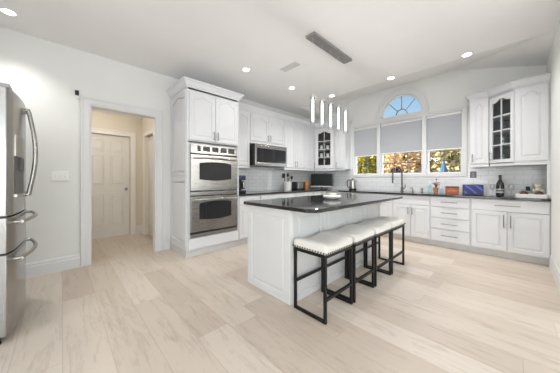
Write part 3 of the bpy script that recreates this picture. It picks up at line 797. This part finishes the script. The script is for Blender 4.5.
# ------------------------------------------------------------------ bar stools
def make_stool():
    t = thing('bar_stool', '', 'bar stool', (0, 0, 0), 0, 'cream saddle bar stools along the island')
    hx, hy, H = .16, .208, .545; r = .0115
    for s in (-1, 1):
        f = MB()
        f.box(-hx-r, -hx+r, s*hy-r, s*hy+r, 0, H); f.build('leg', 'blackmetal', t, bevel=.002)
        f = MB(); f.box(hx-r, hx+r, s*hy-r, s*hy+r, 0, H); f.build('leg', 'blackmetal', t, bevel=.002)
        MB().box(-hx+r, hx-r, s*hy-r, s*hy+r, 0, .023).build('floor_bar', 'blackmetal', t, bevel=.002)
        MB().box(-hx+r, hx-r, s*hy-r, s*hy+r, H-.023, H).box(s*hx-r, s*hx+r, -hy+r, hy-r, H-.023, H).build('seat_rail', 'blackmetal', t, bevel=.002)
    MB().box(hx-r, hx+r, -hy+r, hy-r, .175, .198).build('footrest', 'blackmetal', t, bevel=.002)
    MB().box(-hx-r, -hx+r, -hy+r, hy-r, .235, .258).build('stretcher', 'blackmetal', t, bevel=.002)
    # saddle seat
    mb = MB(); bm = mb.bm; nx, ny = 10, 14; sx, sy = .178, .2165
    top = []
    for i in range(nx+1):
        row = []
        for j in range(ny+1):
            u = -1+2*i/nx; v = -1+2*j/ny
            e = max(abs(u), abs(v)); inset = 1
            z = H+.066+.030*v*v-.005*u*u
            if abs(u) > .95 or abs(v) > .95: z -= .014
            row.append(bm.verts.new((u*sx*(.985 if abs(u) > .95 else 1), v*sy*(.985 if abs(v) > .95 else 1), z)))
        top.append(row)
    for i in range(nx):
        for j in range(ny): bm.faces.new((top[i][j], top[i+1][j], top[i+1][j+1], top[i][j+1]))
    rim = [top[i][0] for i in range(nx+1)] + [top[nx][j] for j in range(1, ny+1)] + [top[i][ny] for i in range(nx-1, -1, -1)] + [top[0][j] for j in range(ny-1, 0, -1)]
    prev = rim
    for z, k in ((H+.045, 1.015), (H+.02, 1.015), (H+.002, 1.0), (H, .97)):
        cur = [bm.verts.new((v.co.x*k if True else 0, v.co.y*k, z)) for v in rim]
        for a in range(len(rim)): bm.faces.new((prev[a], prev[(a+1) % len(rim)], cur[(a+1) % len(rim)], cur[a]))
        prev = cur
    bm.faces.new(prev[::-1])
    s_ = mb.build('seat', 'seat', t, True)
    sd = s_.modifiers.new('soft', 'SUBSURF'); sd.levels = 1; sd.render_levels = 1
    nl = MB(); ax, ay = sx*1.012, sy*1.012; step = .026
    n1 = int(2*ax/step); n2 = int(2*ay/step)
    for k in range(n1+1):
        for s in (-1, 1): nl.sph((-ax+2*ax*k/n1, s*ay, H+.016), .0085, 6, (1, .7, 1))
    for k in range(1, n2):
        for s in (-1, 1): nl.sph((s*ax, -ay+2*ay*k/n2, H+.016), .0085, 6, (.7, 1, 1))
    nl.build('nailhead_trim', 'nail', t, True)
    return t
st = make_stool()
sl = ('cream seat bar stool with black frame, nearest the camera', 'cream seat bar stool second from the near end of the island',
      'cream seat bar stool third from the near end of the island', 'cream seat bar stool at the far end of the island')
for i, y in enumerate((1.725, 2.185, 2.65, 3.11)):
    if i == 0: st.location = (-1.21, y, 0); st['label'] = sl[0]
    else: dup(st, (-1.21+(.004*i), y, 0), [0, .004, -.004, .003][i], sl[i])

# ------------------------------------------------------------------ refrigerator
FW, FH = .91, 1.80
fr = thing('refrigerator', 'stainless french door refrigerator with bowed handles at the left edge', 'refrigerator', (-2.45, -.265, 0), PI)
MB().box(.006, FW-.006, .075, .78, .03, FH-.01).build('body', 'dgrey', fr, bevel=.004)
def fdoor(name, x0, x1, z0, z1):
    """slightly bowed door slab"""
    mb = MB(); n = 10
    xs = [x0+(x1-x0)*k/n for k in range(n+1)]
    bow = lambda x: -.036*(1-((x-FW/2)/(FW/2))**2)
    rd = lambda x: (.012 if (abs(x-0) < .004 or abs(x-FW) < .004) else 0)
    mb.prism([(x, bow(x)+rd(x)) for x in xs]+[(x1, .07), (x0, .07)], z0, z1)
    return mb.build(name, 'fridge', fr, True, bevel=.004)
dl = fdoor('door', .003, FW/2-.003, .90, FH); drr = fdoor('door', FW/2+.003, FW-.003, .90, FH)
d1 = fdoor('freezer_drawer', .003, FW-.003, .64, .888); d2 = fdoor('freezer_drawer', .003, FW-.003, .065, .628)
MB().box(.01, FW-.01, .02, .07, .889, .899).box(.01, FW-.01, .02, .07, .629, .639).build('gasket', 'black', fr)
for d_, x in ((dl, FW/2-.05), (drr, FW/2+.05)):
    h = MB().tube([(x, -.058-.042*math.sin(PI*k/20), 1.02+.73*k/20) for k in range(21)], .013, 12)
    h.cyl((x, -.062, 1.025), (x, -.02, 1.04), .013, 10).cyl((x, -.062, 1.745), (x, -.02, 1.73), .013, 10)
    h.build('handle', 'steel', d_, True)
for d_, z in ((d1, .845), (d2, .575)):
    h = MB().tube([(.09+(FW-.18)*k/20, -.05-.05*math.sin(PI*k/20), z) for k in range(21)], .013, 12)
    for x in (.10, FW-.10): h.cyl((x, -.05, z), (x, 0, z), .013, 10)
    h.build('handle', 'steel', d_, True)
def bowed(name, mat, x0, x1, z0, z1, off, par):
    xs = [x0+(x1-x0)*k/8 for k in range(9)]; fb = lambda x: -.036*(1-((x-FW/2)/(FW/2))**2)
    return MB().prism([(x, fb(x)-off) for x in xs]+[(x1, fb(x1)+.004), (x0, fb(x0)+.004)], z0, z1).build(name, mat, par, bevel=.001)
bowed('dispenser_panel', 'steel', .11, .37, 1.33, 1.49, .006, dl)
bowed('dispenser_recess', 'dgrey', .11, .37, 1.05, 1.328, .003, dl)
bowed('dispenser_spout', 'black', .20, .28, 1.22, 1.325, .018, dl)
bowed('dispenser_tray', 'steel', .11, .37, 1.025, 1.048, .012, dl)
MB().box(.02, .14, .0, .12, FH+.001, FH+.03).box(FW-.14, FW-.02, .0, .12, FH+.001, FH+.03).build('hinge_cover', 'grey', fr, bevel=.004)
MB().box(.02, FW-.02, .05, .70, .012, .062).build('kick_plate', 'black', fr)
fm = MB()
for x in (.06, FW-.06):
    fm.cyl((x, .06, 0), (x, .06, .014), .02, 12); fm.cyl((x, .66, 0), (x, .66, .014), .02, 12)
fm.build('foot', 'black', fr)

# ------------------------------------------------------------------ wall fittings
sw = thing('light_switch', 'white three gang light switch plate left of the doorway', 'light switch', (XL+.0005, -.014, 1.195), PI/2)
MB().box(-.082, .082, -.007, 0, -.058, .058).build('plate', 'white', sw, bevel=.004)
for x in (-.046, 0, .046): MB().box(x-.008, x+.008, -.016, -.006, -.012, .014).build('toggle', 'ceramic', sw, bevel=.002)
se = thing('wall_sensor', 'small black and white wall sensor above the doorway corner', 'sensor', (XL+.0005, .142, 2.25), PI/2)
MB().lathe([(0, 0), (.036, 0), (.036, .012), (.026, .02), (0, .02)]).build('mount', 'white', se, True)
se.children[0].rotation_euler = (PI/2, 0, 0)
MB().box(.0, .05, -.014, 0, -.035, -.012).build('bracket', 'white', se, bevel=.003)
MB().box(-.02, .02, -.055, -.015, .0, .06).build('camera_head', 'black', se, bevel=.006)
ou = thing('outlet', 'dark grey outlet plate on the white tile above the blue box', 'outlet', (-.50, YB-.0085, 1.235))
MB().box(-.045, .045, -.006, 0, -.055, .055).build('plate', 'paper', ou, bevel=.003)
MB().box(-.018, .018, -.009, -.005, -.036, -.006).box(-.018, .018, -.009, -.005, .006, .036).build('socket', 'grey', ou, bevel=.002)
# vent in ceiling
ve = thing('ceiling_vent', 'white slatted air vent in the ceiling', 'vent', (-2.36, 2.49, ZC-.0005))
v = MB(); frame_box(v, -.17, .17, -.07, .07, .014, 0, .008)
o = v.build('frame', 'trim', ve); o.matrix_local = Matrix.Rotation(PI/2, 4, 'X')
v = MB()
for k_ in range(6): v.box(-.158, .158, -.054+k_*.02, -.044+k_*.02, -.008, -.003)
v.build('slats', 'trim', ve)
MB().box(-.158, .158, -.057, .057, -.002, -.0005).build('duct', 'toe', ve)

# recessed downlights
dl_lab = ('round recessed downlight in the ceiling near the refrigerator', 'round recessed downlight in front of the oven cabinet',
          'round recessed downlight between the ovens and the pendant', 'round recessed downlight behind the pendant tubes',
          'round recessed downlight in front of the arched window', 'round recessed downlight in front of the right wall cabinets')
first = None
for i, (x, y) in enumerate(((-3.57, -.39), (-2.89, 2.06), (-2.88, 3.09), (-2.585, 3.965), (-1.44, 3.985), (-.447, 3.98))):
    if first is None:
        first = thing('downlight', dl_lab[0], 'ceiling light', (x, y, ZC-.0005), 0, 'recessed ceiling downlights')
        MB().lathe([(.048, -.001), (.050, -.005), (.064, -.005), (.067, -.001), (.067, 0), (.048, 0)], seg=32).build('trim_ring', 'white', first, True)
        MB().lathe([(0, -.003), (.048, -.003), (.048, -.001), (0, -.001)], seg=32).build('lens', 'lens', first, True)
    else: dup(first, (x, y, ZC-.0005), None, dl_lab[i])
    light('downlight_beam', 'SPOT', (x, y, ZC-.02), (40, 12, 40, 70, 70, 48)[i], (1, .985, .955), spot_size=2.0 if i < 3 else 2.6, spot_blend=1.0, shadow_soft_size=.06)

# pendant
pd = thing('pendant_light', 'linear pendant with five lit crystal tubes over the island', 'pendant light', (-1.655, 2.52, ZC-.0005))
MB().box(-.065, .065, -.435, .435, -.03, 0).build('canopy', 'canopy', pd, bevel=.004)
for k_, y in enumerate((2.14, 2.325, 2.515, 2.703, 2.889)):
    yy = y-2.52; zb_ = 1.80-(ZC-.0005); zt_ = zb_+.345
    MB().cyl((0, yy, zt_), (0, yy, -.03), .0008, 6).build('wire', 'white', pd, True)
    MB().cyl((0, yy, zt_-.028), (0, yy, zt_), .03, 16).build('cap', 'chrome', pd, True)
    g = MB(); g.lathe([(.036, zb_), (.036, zt_-.02), (.033, zt_-.02), (.033, zb_+.004)], (0, yy, 0), 20)
    tb = g.build('glass_tube', 'cglass', pd, True)
    MB().lathe([(0, zb_+.045), (.013, zb_+.045), (.014, zb_+.10), (.013, zt_-.06), (.010, zt_-.028), (0, zt_-.028)], (0, yy, 0), 12).build('lit_core', 'tube', tb, True)
    light('pendant_glow', 'POINT', (-1.655, y, 1.75), 2.5, (1, .96, .91), shadow_soft_size=.04)

# ------------------------------------------------------------------ things on the left counter
CZ = .9004
def bottle(name, label, cat, loc, prof, mat, seg=20, group=None):
    o = MB().lathe(prof, seg=seg).build(name, mat, None, True); o.location = loc; return tag(o, label, cat, group)
cf = thing('coffee_maker', 'dark blue and black coffee maker beside the oven cabinet', 'coffee maker', (-3.60, 2.385, CZ), PI/2)
MB().box(-.10, .10, -.12, .12, 0, .05).build('base', 'black', cf, bevel=.01)
MB().box(-.10, .10, .02, .12, .05, .24).build('water_tank', 'bluebk', cf, bevel=.012)
MB().box(-.10, .10, -.12, .12, .235, .33).build('brew_head', 'bluebk', cf, bevel=.025, seg=4)
MB().box(.03, .085, -.123, -.005, .07, .22).build('steel_flask', 'steel', cf, bevel=.02, seg=3)
MB().cyl((-.03, -.05, .051), (-.03, -.05, .17), .05, 20).build('carafe', 'bglass', cf, True)
cr = thing('utensil_crock', 'white ceramic utensil crock left of the toaster', 'crock', (-3.74, 3.86, CZ)); cr.scale = (1.25, 1.25, 1.15)
MB().lathe([(0, 0), (.072, 0), (.075, .01), (.078, .16), (.082, .17), (.076, .17), (.071, .16), (.068, .012), (0, .012)]).build('pot', 'ceramic', cr, True)
ut_lab = ('dark spatula standing in the white crock', 'black ladle standing in the white crock', 'grey whisk standing in the white crock', 'dark spoon leaning right in the white crock')
for i, (dx, dy, lx, ly, ln, kind) in enumerate(((-.02, -.03, -.02, -.05, .34, 'spat'), (.02, -.02, .03, -.02, .36, 'ladle'), (-.01, .02, .0, .045, .31, 'whisk'), (.02, .03, .02, .075, .30, 'spoon'))):
    t = thing(('spatula', 'ladle', 'whisk', 'spoon')[i], ut_lab[i], 'utensil', (-3.74+dx, 3.86+dy, CZ+.016), 0, 'utensils in the crock'); t.scale = (1.15, 1.15, 1.1)
    e = Vector((lx, ly, ln)); p0 = Vector((0, 0, 0)); mt = 'dgrey' if kind == 'whisk' else 'black'
    MB().tube([p0, e*.72], .006, 8).build('handle', mt, t, True)
    hd_ = MB()
    if kind == 'spat': hd_.box(e.x-.008, e.x+.008, e.y-.035, e.y+.035, e.z*.72, e.z)
    elif kind == 'whisk':
        for a in range(6): hd_.tube([e*.7 + Vector((.028*math.sin(PI*q/8)*math.cos(a*PI/3), .028*math.sin(PI*q/8)*math.sin(a*PI/3), .1*q/8)) for q in range(9)], .002, 5)
    else: hd_.sph(tuple(e*.85), .036, 12, (.5, 1, 1.2))
    hd_.build('head', mt, t, kind != 'spat')
to = thing('toaster', 'stainless toaster with black ends on the left counter', 'toaster', (-3.74, 4.25, CZ), PI/2)
MB().box(-.11, .11, -.085, .085, .012, .19).build('body', 'steelh', to, bevel=.025, seg=4)
for s in (-1, 1): MB().box(min(s*.11, s*.155), max(s*.11, s*.155), -.09, .09, .0, .192).build('end_cap', 'black', to, bevel=.015, seg=3)
MB().box(-.10, .10, -.045, -.02, .188, .1915).box(-.10, .10, .02, .045, .188, .1915).build('slot', 'black', to)
MB().box(-.11, .11, -.08, .08, 0, .012).build('base', 'black', to)
oj = thing('canister', 'orange wooden canister right of the toaster', 'canister', (-3.72, 4.53, CZ))
MB().lathe([(0, 0), (.055, 0), (.06, .01), (.06, .16), (.055, .172), (0, .172)]).build('body', 'orange', oj, True)
MB().lathe([(0, .173), (.057, .173), (.06, .18), (.056, .194), (.015, .20), (.018, .215), (0, .22)]).build('lid', 'orange', oj, True)
tv = thing('television', 'small flat television switched off in the counter corner', 'television', (-3.54, 4.95, CZ), math.radians(24))
MB().box(-.15, .15, -.08, .08, 0, .014).box(-.03, .03, .0, .03, .014, .09).build('stand', 'dgrey', tv, bevel=.004)
d = MB(); frame_box(d, -.285, .285, .06, .40, .016, -.02, .035); d.box(-.269, .269, .0, .03, .076, .384); d.build('bezel', 'black', tv, bevel=.003)
MB().box(-.269, .269, -.012, -.001, .076, .384).build('screen', 'screen', tv)
MB().box(-.285, .285, -.026, -.0205, .055, .076).build('silver_strip', 'white', tv, bevel=.002)

# kettle
ke = thing('kettle', 'stainless electric kettle with black handle left of the sink', 'kettle', (-2.69, 5.02, CZ), math.radians(200)); ke.scale = (.98, .98, 1.08)
MB().lathe([(0, 0), (.085, 0), (.088, .012), (.085, .028), (0, .028)]).build('base', 'black', ke, True)
MB().lathe([(0, .029), (.080, .029), (.082, .05), (.070, .19), (.062, .215), (.058, .22), (0, .225)]).build('jug', 'steel', ke, True)
MB().lathe([(0, .224), (.055, .222), (.05, .235), (.012, .24), (.012, .255), (0, .258)]).build('lid', 'black', ke, True)
MB().tube([(.06, 0, .215), (.10, 0, .22), (.125, 0, .19), (.128, 0, .12), (.115, 0, .06), (.085, 0, .045)], .011, 10).build('handle', 'black', ke, True)
MB().prism([(-.065, -.018), (-.105, 0), (-.065, .018)], .17, .212).build('spout', 'steel', ke)

# faucet and sink accessories
fa = thing('faucet', 'tall pull down gooseneck kitchen faucet behind the sink', 'faucet', (-1.61, 5.06, CZ), 0)
MB().lathe([(0, 0), (.032, 0), (.032, .006), (.024, .012), (.022, .09), (.017, .10), (0, .10)]).build('base', 'dnickel', fa, True)
gp = [(0, 0, .09), (0, 0, .38)] + [(-.07+.07*math.cos(a), -.06+.06*math.cos(a), .38+.115*math.sin(a)) for a in [PI*k/14 for k in range(1, 15)]] + [(-.14, -.12, .30)]
MB().tube(gp, .016, 12).build('neck', 'dnickel', fa, True)
MB().cyl((-.14, -.12, .305), (-.14, -.12, .17), .02, 14, .014).build('spray_head', 'dnickel', fa, True)
MB().tube([(.02, 0, .06), (.055, 0, .075), (.075, -.01, .15)], [.011, .009, .006], 8).build('lever', 'dnickel', fa, True)
for x, lab in ((-1.42, 'short nickel soap pump right of the faucet'), (-1.26, 'short nickel air switch knob between the soap pump and flower pot')):
    t = thing('soap_pump' if x < -1.4 else 'air_switch', lab, 'soap dispenser' if x < -1.4 else 'switch', (x, 5.10, CZ))
    MB().lathe([(0, 0), (.024, 0), (.024, .008), (.016, .014), (.014, .05), (0, .052)]).build('body', 'nickel', t, True)
    if x < -1.4: MB().tube([(0, 0, .05), (0, 0, .075), (-.02, -.03, .082), (-.03, -.045, .07)], .007, 8).build('nozzle', 'nickel', t, True)
    else: MB().lathe([(0, .052), (.02, .052), (.022, .06), (.02, .078), (0, .08)]).build('cap', 'nickel', t, True)

# flower pot with bottles
fp_ = thing('flower_pot', 'small terracotta pot with pink flowers under the right window', 'plant', (-1.00, 4.95, CZ))
MB().lathe([(0, 0), (.03, 0), (.042, .085), (.046, .085), (.046, .10), (.038, .10), (.036, .085), (0, .08)]).build('pot', 'terracotta', fp_, True)
s_ = MB(); f_ = MB()
for k_ in range(7):
    a = k_*2.4; e = Vector((.05*math.cos(a)*(.4+.6*(k_ % 2)), .05*math.sin(a), .15+.02*(k_ % 3)))
    s_.tube([(0, 0, .08), e*.6+Vector((0, 0, .05)), e], .003, 5)
    for q in range(6): f_.sph((e.x+.016*math.cos(q*PI/3), e.y+.016*math.sin(q*PI/3), e.z+.005), .013, 8, (1, 1, .6))
s_.tube([(0, 0, .08), (.004, .003, .18), (.01, 0, .25)], .003, 5).sph((.01, 0, .255), .012, 8)
s_.build('stem', 'green', fp_, True); f_.build('blossom', 'pinkish', fp_, True)
for x, y, lab, hgt in ((-1.10, 4.99, 'tall teal soap bottle left of the flower pot', .21), (-.905, 4.90, 'small pale teal bottle right of the flower pot', .12)):
    t = thing('soap_bottle', lab, 'bottle', (x, y, CZ), 0, 'teal bottles by the flower pot')
    k_ = hgt/.2
    MB().lathe([(0, 0), (.03, 0), (.033, .01), (.033, .11*k_), (.012, .14*k_), (.012, .155*k_), (0, .155*k_)]).build('body', 'teal', t, True)
    MB().lathe([(0, .156*k_), (.014, .156*k_), (.014, .18*k_), (.004, .182*k_), (.004, .2*k_), (0, .2*k_)]).cyl((0, 0, .2*k_), (-.03, 0, .197*k_), .004, 8).build('pump', 'white', t, True)
rb = thing('wooden_box', 'rust red wooden box left of the blue box', 'box', (-.755, 4.92, CZ), math.radians(12))
d = MB(); frame_b = [(-.092, .092, -.06, -.05), (-.092, .092, .05, .06), (-.092, -.082, -.05, .05), (.082, .092, -.05, .05)]
for a in frame_b: d.box(*a, 0, .105)
d.box(-.082, .082, -.05, .05, 0, .008).build('body', 'redbox', rb, bevel=.002)
d = MB()
for a in frame_b: d.box(*a, .106, .13)
d.build('rim', 'darkred', rb, bevel=.002)
MB().box(-.06, .06, -.0615, -.0605, .04, .075).build('front_plate', 'orange', rb)
bb = thing('gift_box', 'dark blue box with swirling print left of the wine bottle', 'box', (-.465, 4.80, CZ), math.radians(14))
MB().box(-.125, .125, -.05, .05, 0, .168).build('box', 'navy', bb, bevel=.004)
MB().box(-.115, .115, -.0515, -.0505, .025, .156).build('front_print', 'blueart', bb)
wb = thing('wine_bottle', 'dark wine bottle with pale label on the right counter', 'bottle', (-.145, 4.70, CZ))
MB().lathe([(0, .004), (.03, 0), (.044, .006), (.046, .015), (.046, .165), (.040, .20), (.022, .24), (.016, .26), (.016, .30), (.018, .302), (.018, .315), (0, .316)], seg=28).build('glass', 'wine', wb, True)
MB().lathe([(.0464, .055), (.0468, .055), (.0468, .115), (.0464, .115)], seg=28).build('label', 'label', wb, True)
MB().lathe([(.0163, .255), (.0172, .255), (.0172, .30), (.0192, .302), (.0192, .317), (0, .318)], seg=24).build('foil', 'foil', wb, True)
# ink band on the bottle label
MB().lathe([(.0471, .075), (.0472, .075), (.0472, .098), (.0471, .098)], seg=28).build('label_band', 'dgrey', wb, True)
GOB = [(0, 0), (.032, 0), (.034, .003), (.006, .008), (.004, .02), (.004, .075), (.012, .085), (.033, .11), (.038, .14), (.033, .175), (.0315, .175), (.036, .14), (.031, .112), (.01, .089), (0, .087)]
g1 = tag(MB().lathe(GOB, seg=24).build('wine_glass', 'cglass', None, True), 'clear stemmed glass between the blue box and the wine bottle', 'glass', 'clear glasses on the right counter'); g1.location = (-.235, 4.86, CZ)
g2 = g1.copy(); COL.objects.link(g2); g2.location = (-.03, 4.80, CZ); g2['label'] = 'clear stemmed glass between the wine bottle and the white tray'
tr = tag(MB().prism(rrect(-.150, .150, -.075, .075, .03), 0, .006).plate(rrect(-.150, .150, -.075, .075, .03), [rrect(-.142, .142, -.067, .067, .025)], lambda u, v, d: (u*(1+d*.9), v*(1+d*.9), .006+d), .045).build('serving_tray', 'ceramic', None), 'long white serving tray on the counter at the right wall', 'tray')
tr.location = (.165, 4.70, CZ); tr.rotation_euler = (0, 0, 0)
def cake(label, x):
    t = thing('cake_jar', label, 'jar', (x, 4.70, CZ+.0065), 0, 'glass jars of brown sweets on the tray')
    MB().lathe([(0, 0), (.045, 0), (.05, .006), (.05, .02), (.044, .028), (0, .03)]).build('dish', 'bear', t, True)
    c = MB(); random.seed(3)
    for q in range(14):
        a = q*2.4; rr = .030*math.sqrt(q/14); c.sph((rr*math.cos(a), rr*math.sin(a), .045+.028*(1-q/14)), .017, 8)
    c.build('sweets', 'choc', t, True)
    MB().lathe([(.046, .03), (.046, .075), (.03, .098), (.006, .105), (.006, .115), (0, .116)], seg=20).build('cover', 'cglass', t, True)
cake('glass covered dish of brown sweets on the left end of the tray', .095)
cake('glass covered dish of brown sweets on the right end of the tray', .24)
be = thing('figurine', 'cream bear figurine standing behind the white tray', 'figurine', (.235, 4.86, CZ), math.radians(10)); be.scale = (.85, .85, .95)
b_ = MB().sph((0, 0, .075), .055, 18, (1, .85, 1.3)).sph((0, -.005, .165), .04, 18).sph((0, -.04, .158), .018, 12).sph((-.032, 0, .198), .015, 12, (1, .6, 1)).sph((.032, 0, .198), .015, 12, (1, .6, 1))
b_.sph((-.05, -.03, .095), .02, 12, (1, 1, 1.7)).sph((.05, -.03, .095), .02, 12, (1, 1, 1.7)).sph((-.03, -.03, .018), .025, 12, (1, 1.3, .72)).sph((.03, -.03, .018), .025, 12, (1, 1.3, .72))
b_.build('body', 'bear', be, True)
MB().sph((0, -.058, .163), .006, 8).sph((-.014, -.037, .178), .005, 8).sph((.014, -.037, .178), .005, 8).build('face', 'black', be, True)
pg = thing('pepper_mill', 'small black topped clear mill behind the tray', 'mill', (.14, 4.86, CZ))
MB().lathe([(0, 0), (.02, 0), (.02, .09), (0, .09)]).build('jar', 'cglass', pg, True)
MB().lathe([(0, .091), (.021, .091), (.022, .10), (.022, .145), (.016, .152), (0, .153)]).build('lid', 'black', pg, True)

# covered dish on the island
bo = thing('covered_dish', 'white cake dish with clear glass lid on the island', 'dish', (-1.60, 2.46, .9088)); bo.scale = (1.1, 1.1, 1.1)
MB().lathe([(0, 0), (.060, 0), (.066, .004), (.096, .016), (.104, .030), (.102, .040), (.090, .046), (.066, .047), (0, .046)], seg=36).build('dish', 'ceramic', bo, True)
MB().lathe([(.070, .0475), (.070, .085), (.064, .096), (.02, .102), (0, .102)], seg=32).build('lid', 'lidglass', bo, True)
MB().lathe([(0, .103), (.010, .103), (.016, .112), (.010, .122), (0, .123)], seg=16).build('lid_knob', 'cglass', bo, True)
MB().lathe([(0, .0475), (.055, .0475), (.058, .055), (.052, .062), (0, .064)], seg=24).build('cake', 'bear', bo, True)

# glassware behind the two glass doors
def cab_glasses(gc, spots, labs, grp, mat):
    t, W, sh, rz, p1, z0 = gc
    lv = [.02]+sh
    for (lx, ly, k_, hgt, r), lab in zip(spots, labs):
        v = Matrix.Rotation(rz, 2) @ Vector((lx, ly))
        o = MB().lathe([(0, 0), (r*.8, 0), (r*.82, .004), (r, hgt), (r*.94, hgt), (r*.76, .008), (0, .008)], seg=18).build('tumbler' if mat == 'cglass' else 'cup', mat, None, True)
        o.location = (p1.x+v.x, p1.y+v.y, z0+lv[k_]+.0005); tag(o, lab, 'glass' if mat == 'cglass' else 'cup', grp)
nm = ('bottom', 'second', 'third')
sp1 = [(.14, .13, k_, .10, .04) for k_ in range(3)] + [(.31, .13, k_, .09, .045) for k_ in range(3)]
cab_glasses(gc1, sp1, ['cup on the %s shelf, left side, of the corner glass cabinet' % n for n in nm]+['cup on the %s shelf, right side, of the corner glass cabinet' % n for n in nm], 'cups in the corner glass cabinet', 'ceramic')
sp2 = [(.13, .10, k_, .13, .03) for k_ in range(3)] + [(.235, .10, k_, .13, .03) for k_ in range(3)]
cab_glasses(gc2, sp2, ['tumbler on the %s shelf, left side, of the right glass cabinet' % n for n in nm]+['tumbler on the %s shelf, right side, of the right glass cabinet' % n for n in nm], 'tumblers in the right glass cabinet', 'cglass')

# ------------------------------------------------------------------ outside the window
gr = MB().box(-30, 15, YB+.16, 45, -.6, -.5).build('ground_outside', 'lawn'); struct(gr)
def leaves(mb, c, rad, n, size, seed):
    rnd = random.Random(seed); bm = mb.bm
    for _ in range(n):
        while True:
            p = Vector((rnd.uniform(-1, 1), rnd.uniform(-1, 1), rnd.uniform(-1, 1)))
            if p.length < 1: break
        p = Vector((c[0]+p.x*rad[0], c[1]+p.y*rad[1], c[2]+p.z*rad[2]))
        a = Vector((rnd.gauss(0, 1), rnd.gauss(0, 1), rnd.gauss(0, 1))).normalized(); b = a.cross(Vector((rnd.gauss(0, 1), rnd.gauss(0, 1), rnd.gauss(0, 1)))).normalized()
        s = size*rnd.uniform(.6, 1.3)
        bm.faces.new([bm.verts.new(p+a*s), bm.verts.new(p+b*s*.6), bm.verts.new(p-a*s), bm.verts.new(p-b*s*.6)])
LM = {'yellow': leaf_mat('yellow_leaves', (.75, .66, .08), (.36, .36, .06)), 'peach': leaf_mat('peach_leaves', (.88, .60, .34), (.92, .78, .55)),
      'tan': leaf_mat('tan_leaves', (.66, .52, .34), (.42, .42, .18)), 'dark': leaf_mat('dark_leaves', (.05, .03, .015), (.10, .06, .025)),
      'gold': leaf_mat('gold_leaves', (.70, .55, .10), (.45, .30, .08))}
tr_spec = ((-5.25, 11.0, 'yellow', 'bright yellow autumn tree outside the left window', .89, 1.7),
           (-3.35, 11.0, 'peach', 'peach coloured autumn tree outside the middle window', .89, 1.7),
           (-1.45, 11.0, 'tan', 'tan and green tree behind the blue patio umbrella', .89, 1.7),
           (-6.0, 14.2, 'yellow', 'yellow tree farther off behind the bright yellow one', 1.05, 2.0),
           (-3.8, 14.2, 'peach', 'pale orange tree farther off behind the peach coloured one', 1.05, 2.0),
           (-1.6, 14.2, 'gold', 'golden tree farther off behind the tan and green one', 1.05, 2.0))
for i, (x, y, mt, lab, r, h) in enumerate(tr_spec):
    t = thing('autumn_tree', lab, 'tree', (x, y, -.5), 0, 'autumn trees outside the window')
    tk = MB(); tk.tube([(0, 0, 0), (.05, 0, 1.0), (-.03, .05, 2.2), (.05, 0, 3.3)], [.16, .13, .09, .03], 8)
    for a in range(6): tk.tube([(0, 0, 1.2+.25*a), (.45*r*math.cos(a*2.1), .45*r*math.sin(a*2.1), 1.9+.3*a)], [.05, .015], 6)
    tk.build('trunk', 'bark', t, True)
    lf = MB(); leaves(lf, (0, 0, 2.1), (r, r, h), 3600, .10, 40+i); lf.build('crown', LM[mt], t)
sh = MB(); leaves(sh, (0, 0, 1.05), (.55, .4, 1.03), 2600, .06, 5)
o = sh.build('shrub', LM['dark']); o.location = (-2.87, 8.6, -.5); tag(o, 'dark brown shrub outside the middle window behind the faucet', 'shrub')
hg = MB(); leaves(hg, (0, 0, 1.8), (11, .8, 3.4), 16000, .17, 9)
o = hg.build('tree_line', LM['tan']); o.location = (-5, 19, -.5); tag(o, 'distant tan tree line beyond the autumn trees', 'tree line', kind='stuff')
um = thing('patio_umbrella', 'closed blue patio umbrella outside the right window', 'umbrella', (-1.60, 9.0, -.5)); um.scale = (1, 1, .93)
MB().cyl((0, 0, 0), (0, 0, 2.45), .022, 10).build('pole', 'dgrey', um, True)
c_ = MB(); seg = 16; rings = []
for z, r in ((2.43, .02), (2.2, .07), (1.8, .16), (1.35, .24), (1.3, .235)):
    rings.append([c_.bm.verts.new((r*(1+.18*(k_ % 2))*math.cos(2*PI*k_/seg), r*(1+.18*(k_ % 2))*math.sin(2*PI*k_/seg), z)) for k_ in range(seg)])
for a, b in zip(rings, rings[1:]):
    for k_ in range(seg): c_.bm.faces.new((a[k_], a[(k_+1) % seg], b[(k_+1) % seg], b[k_]))
c_.bm.faces.new(rings[0]); c_.build('canopy', 'umb', um)
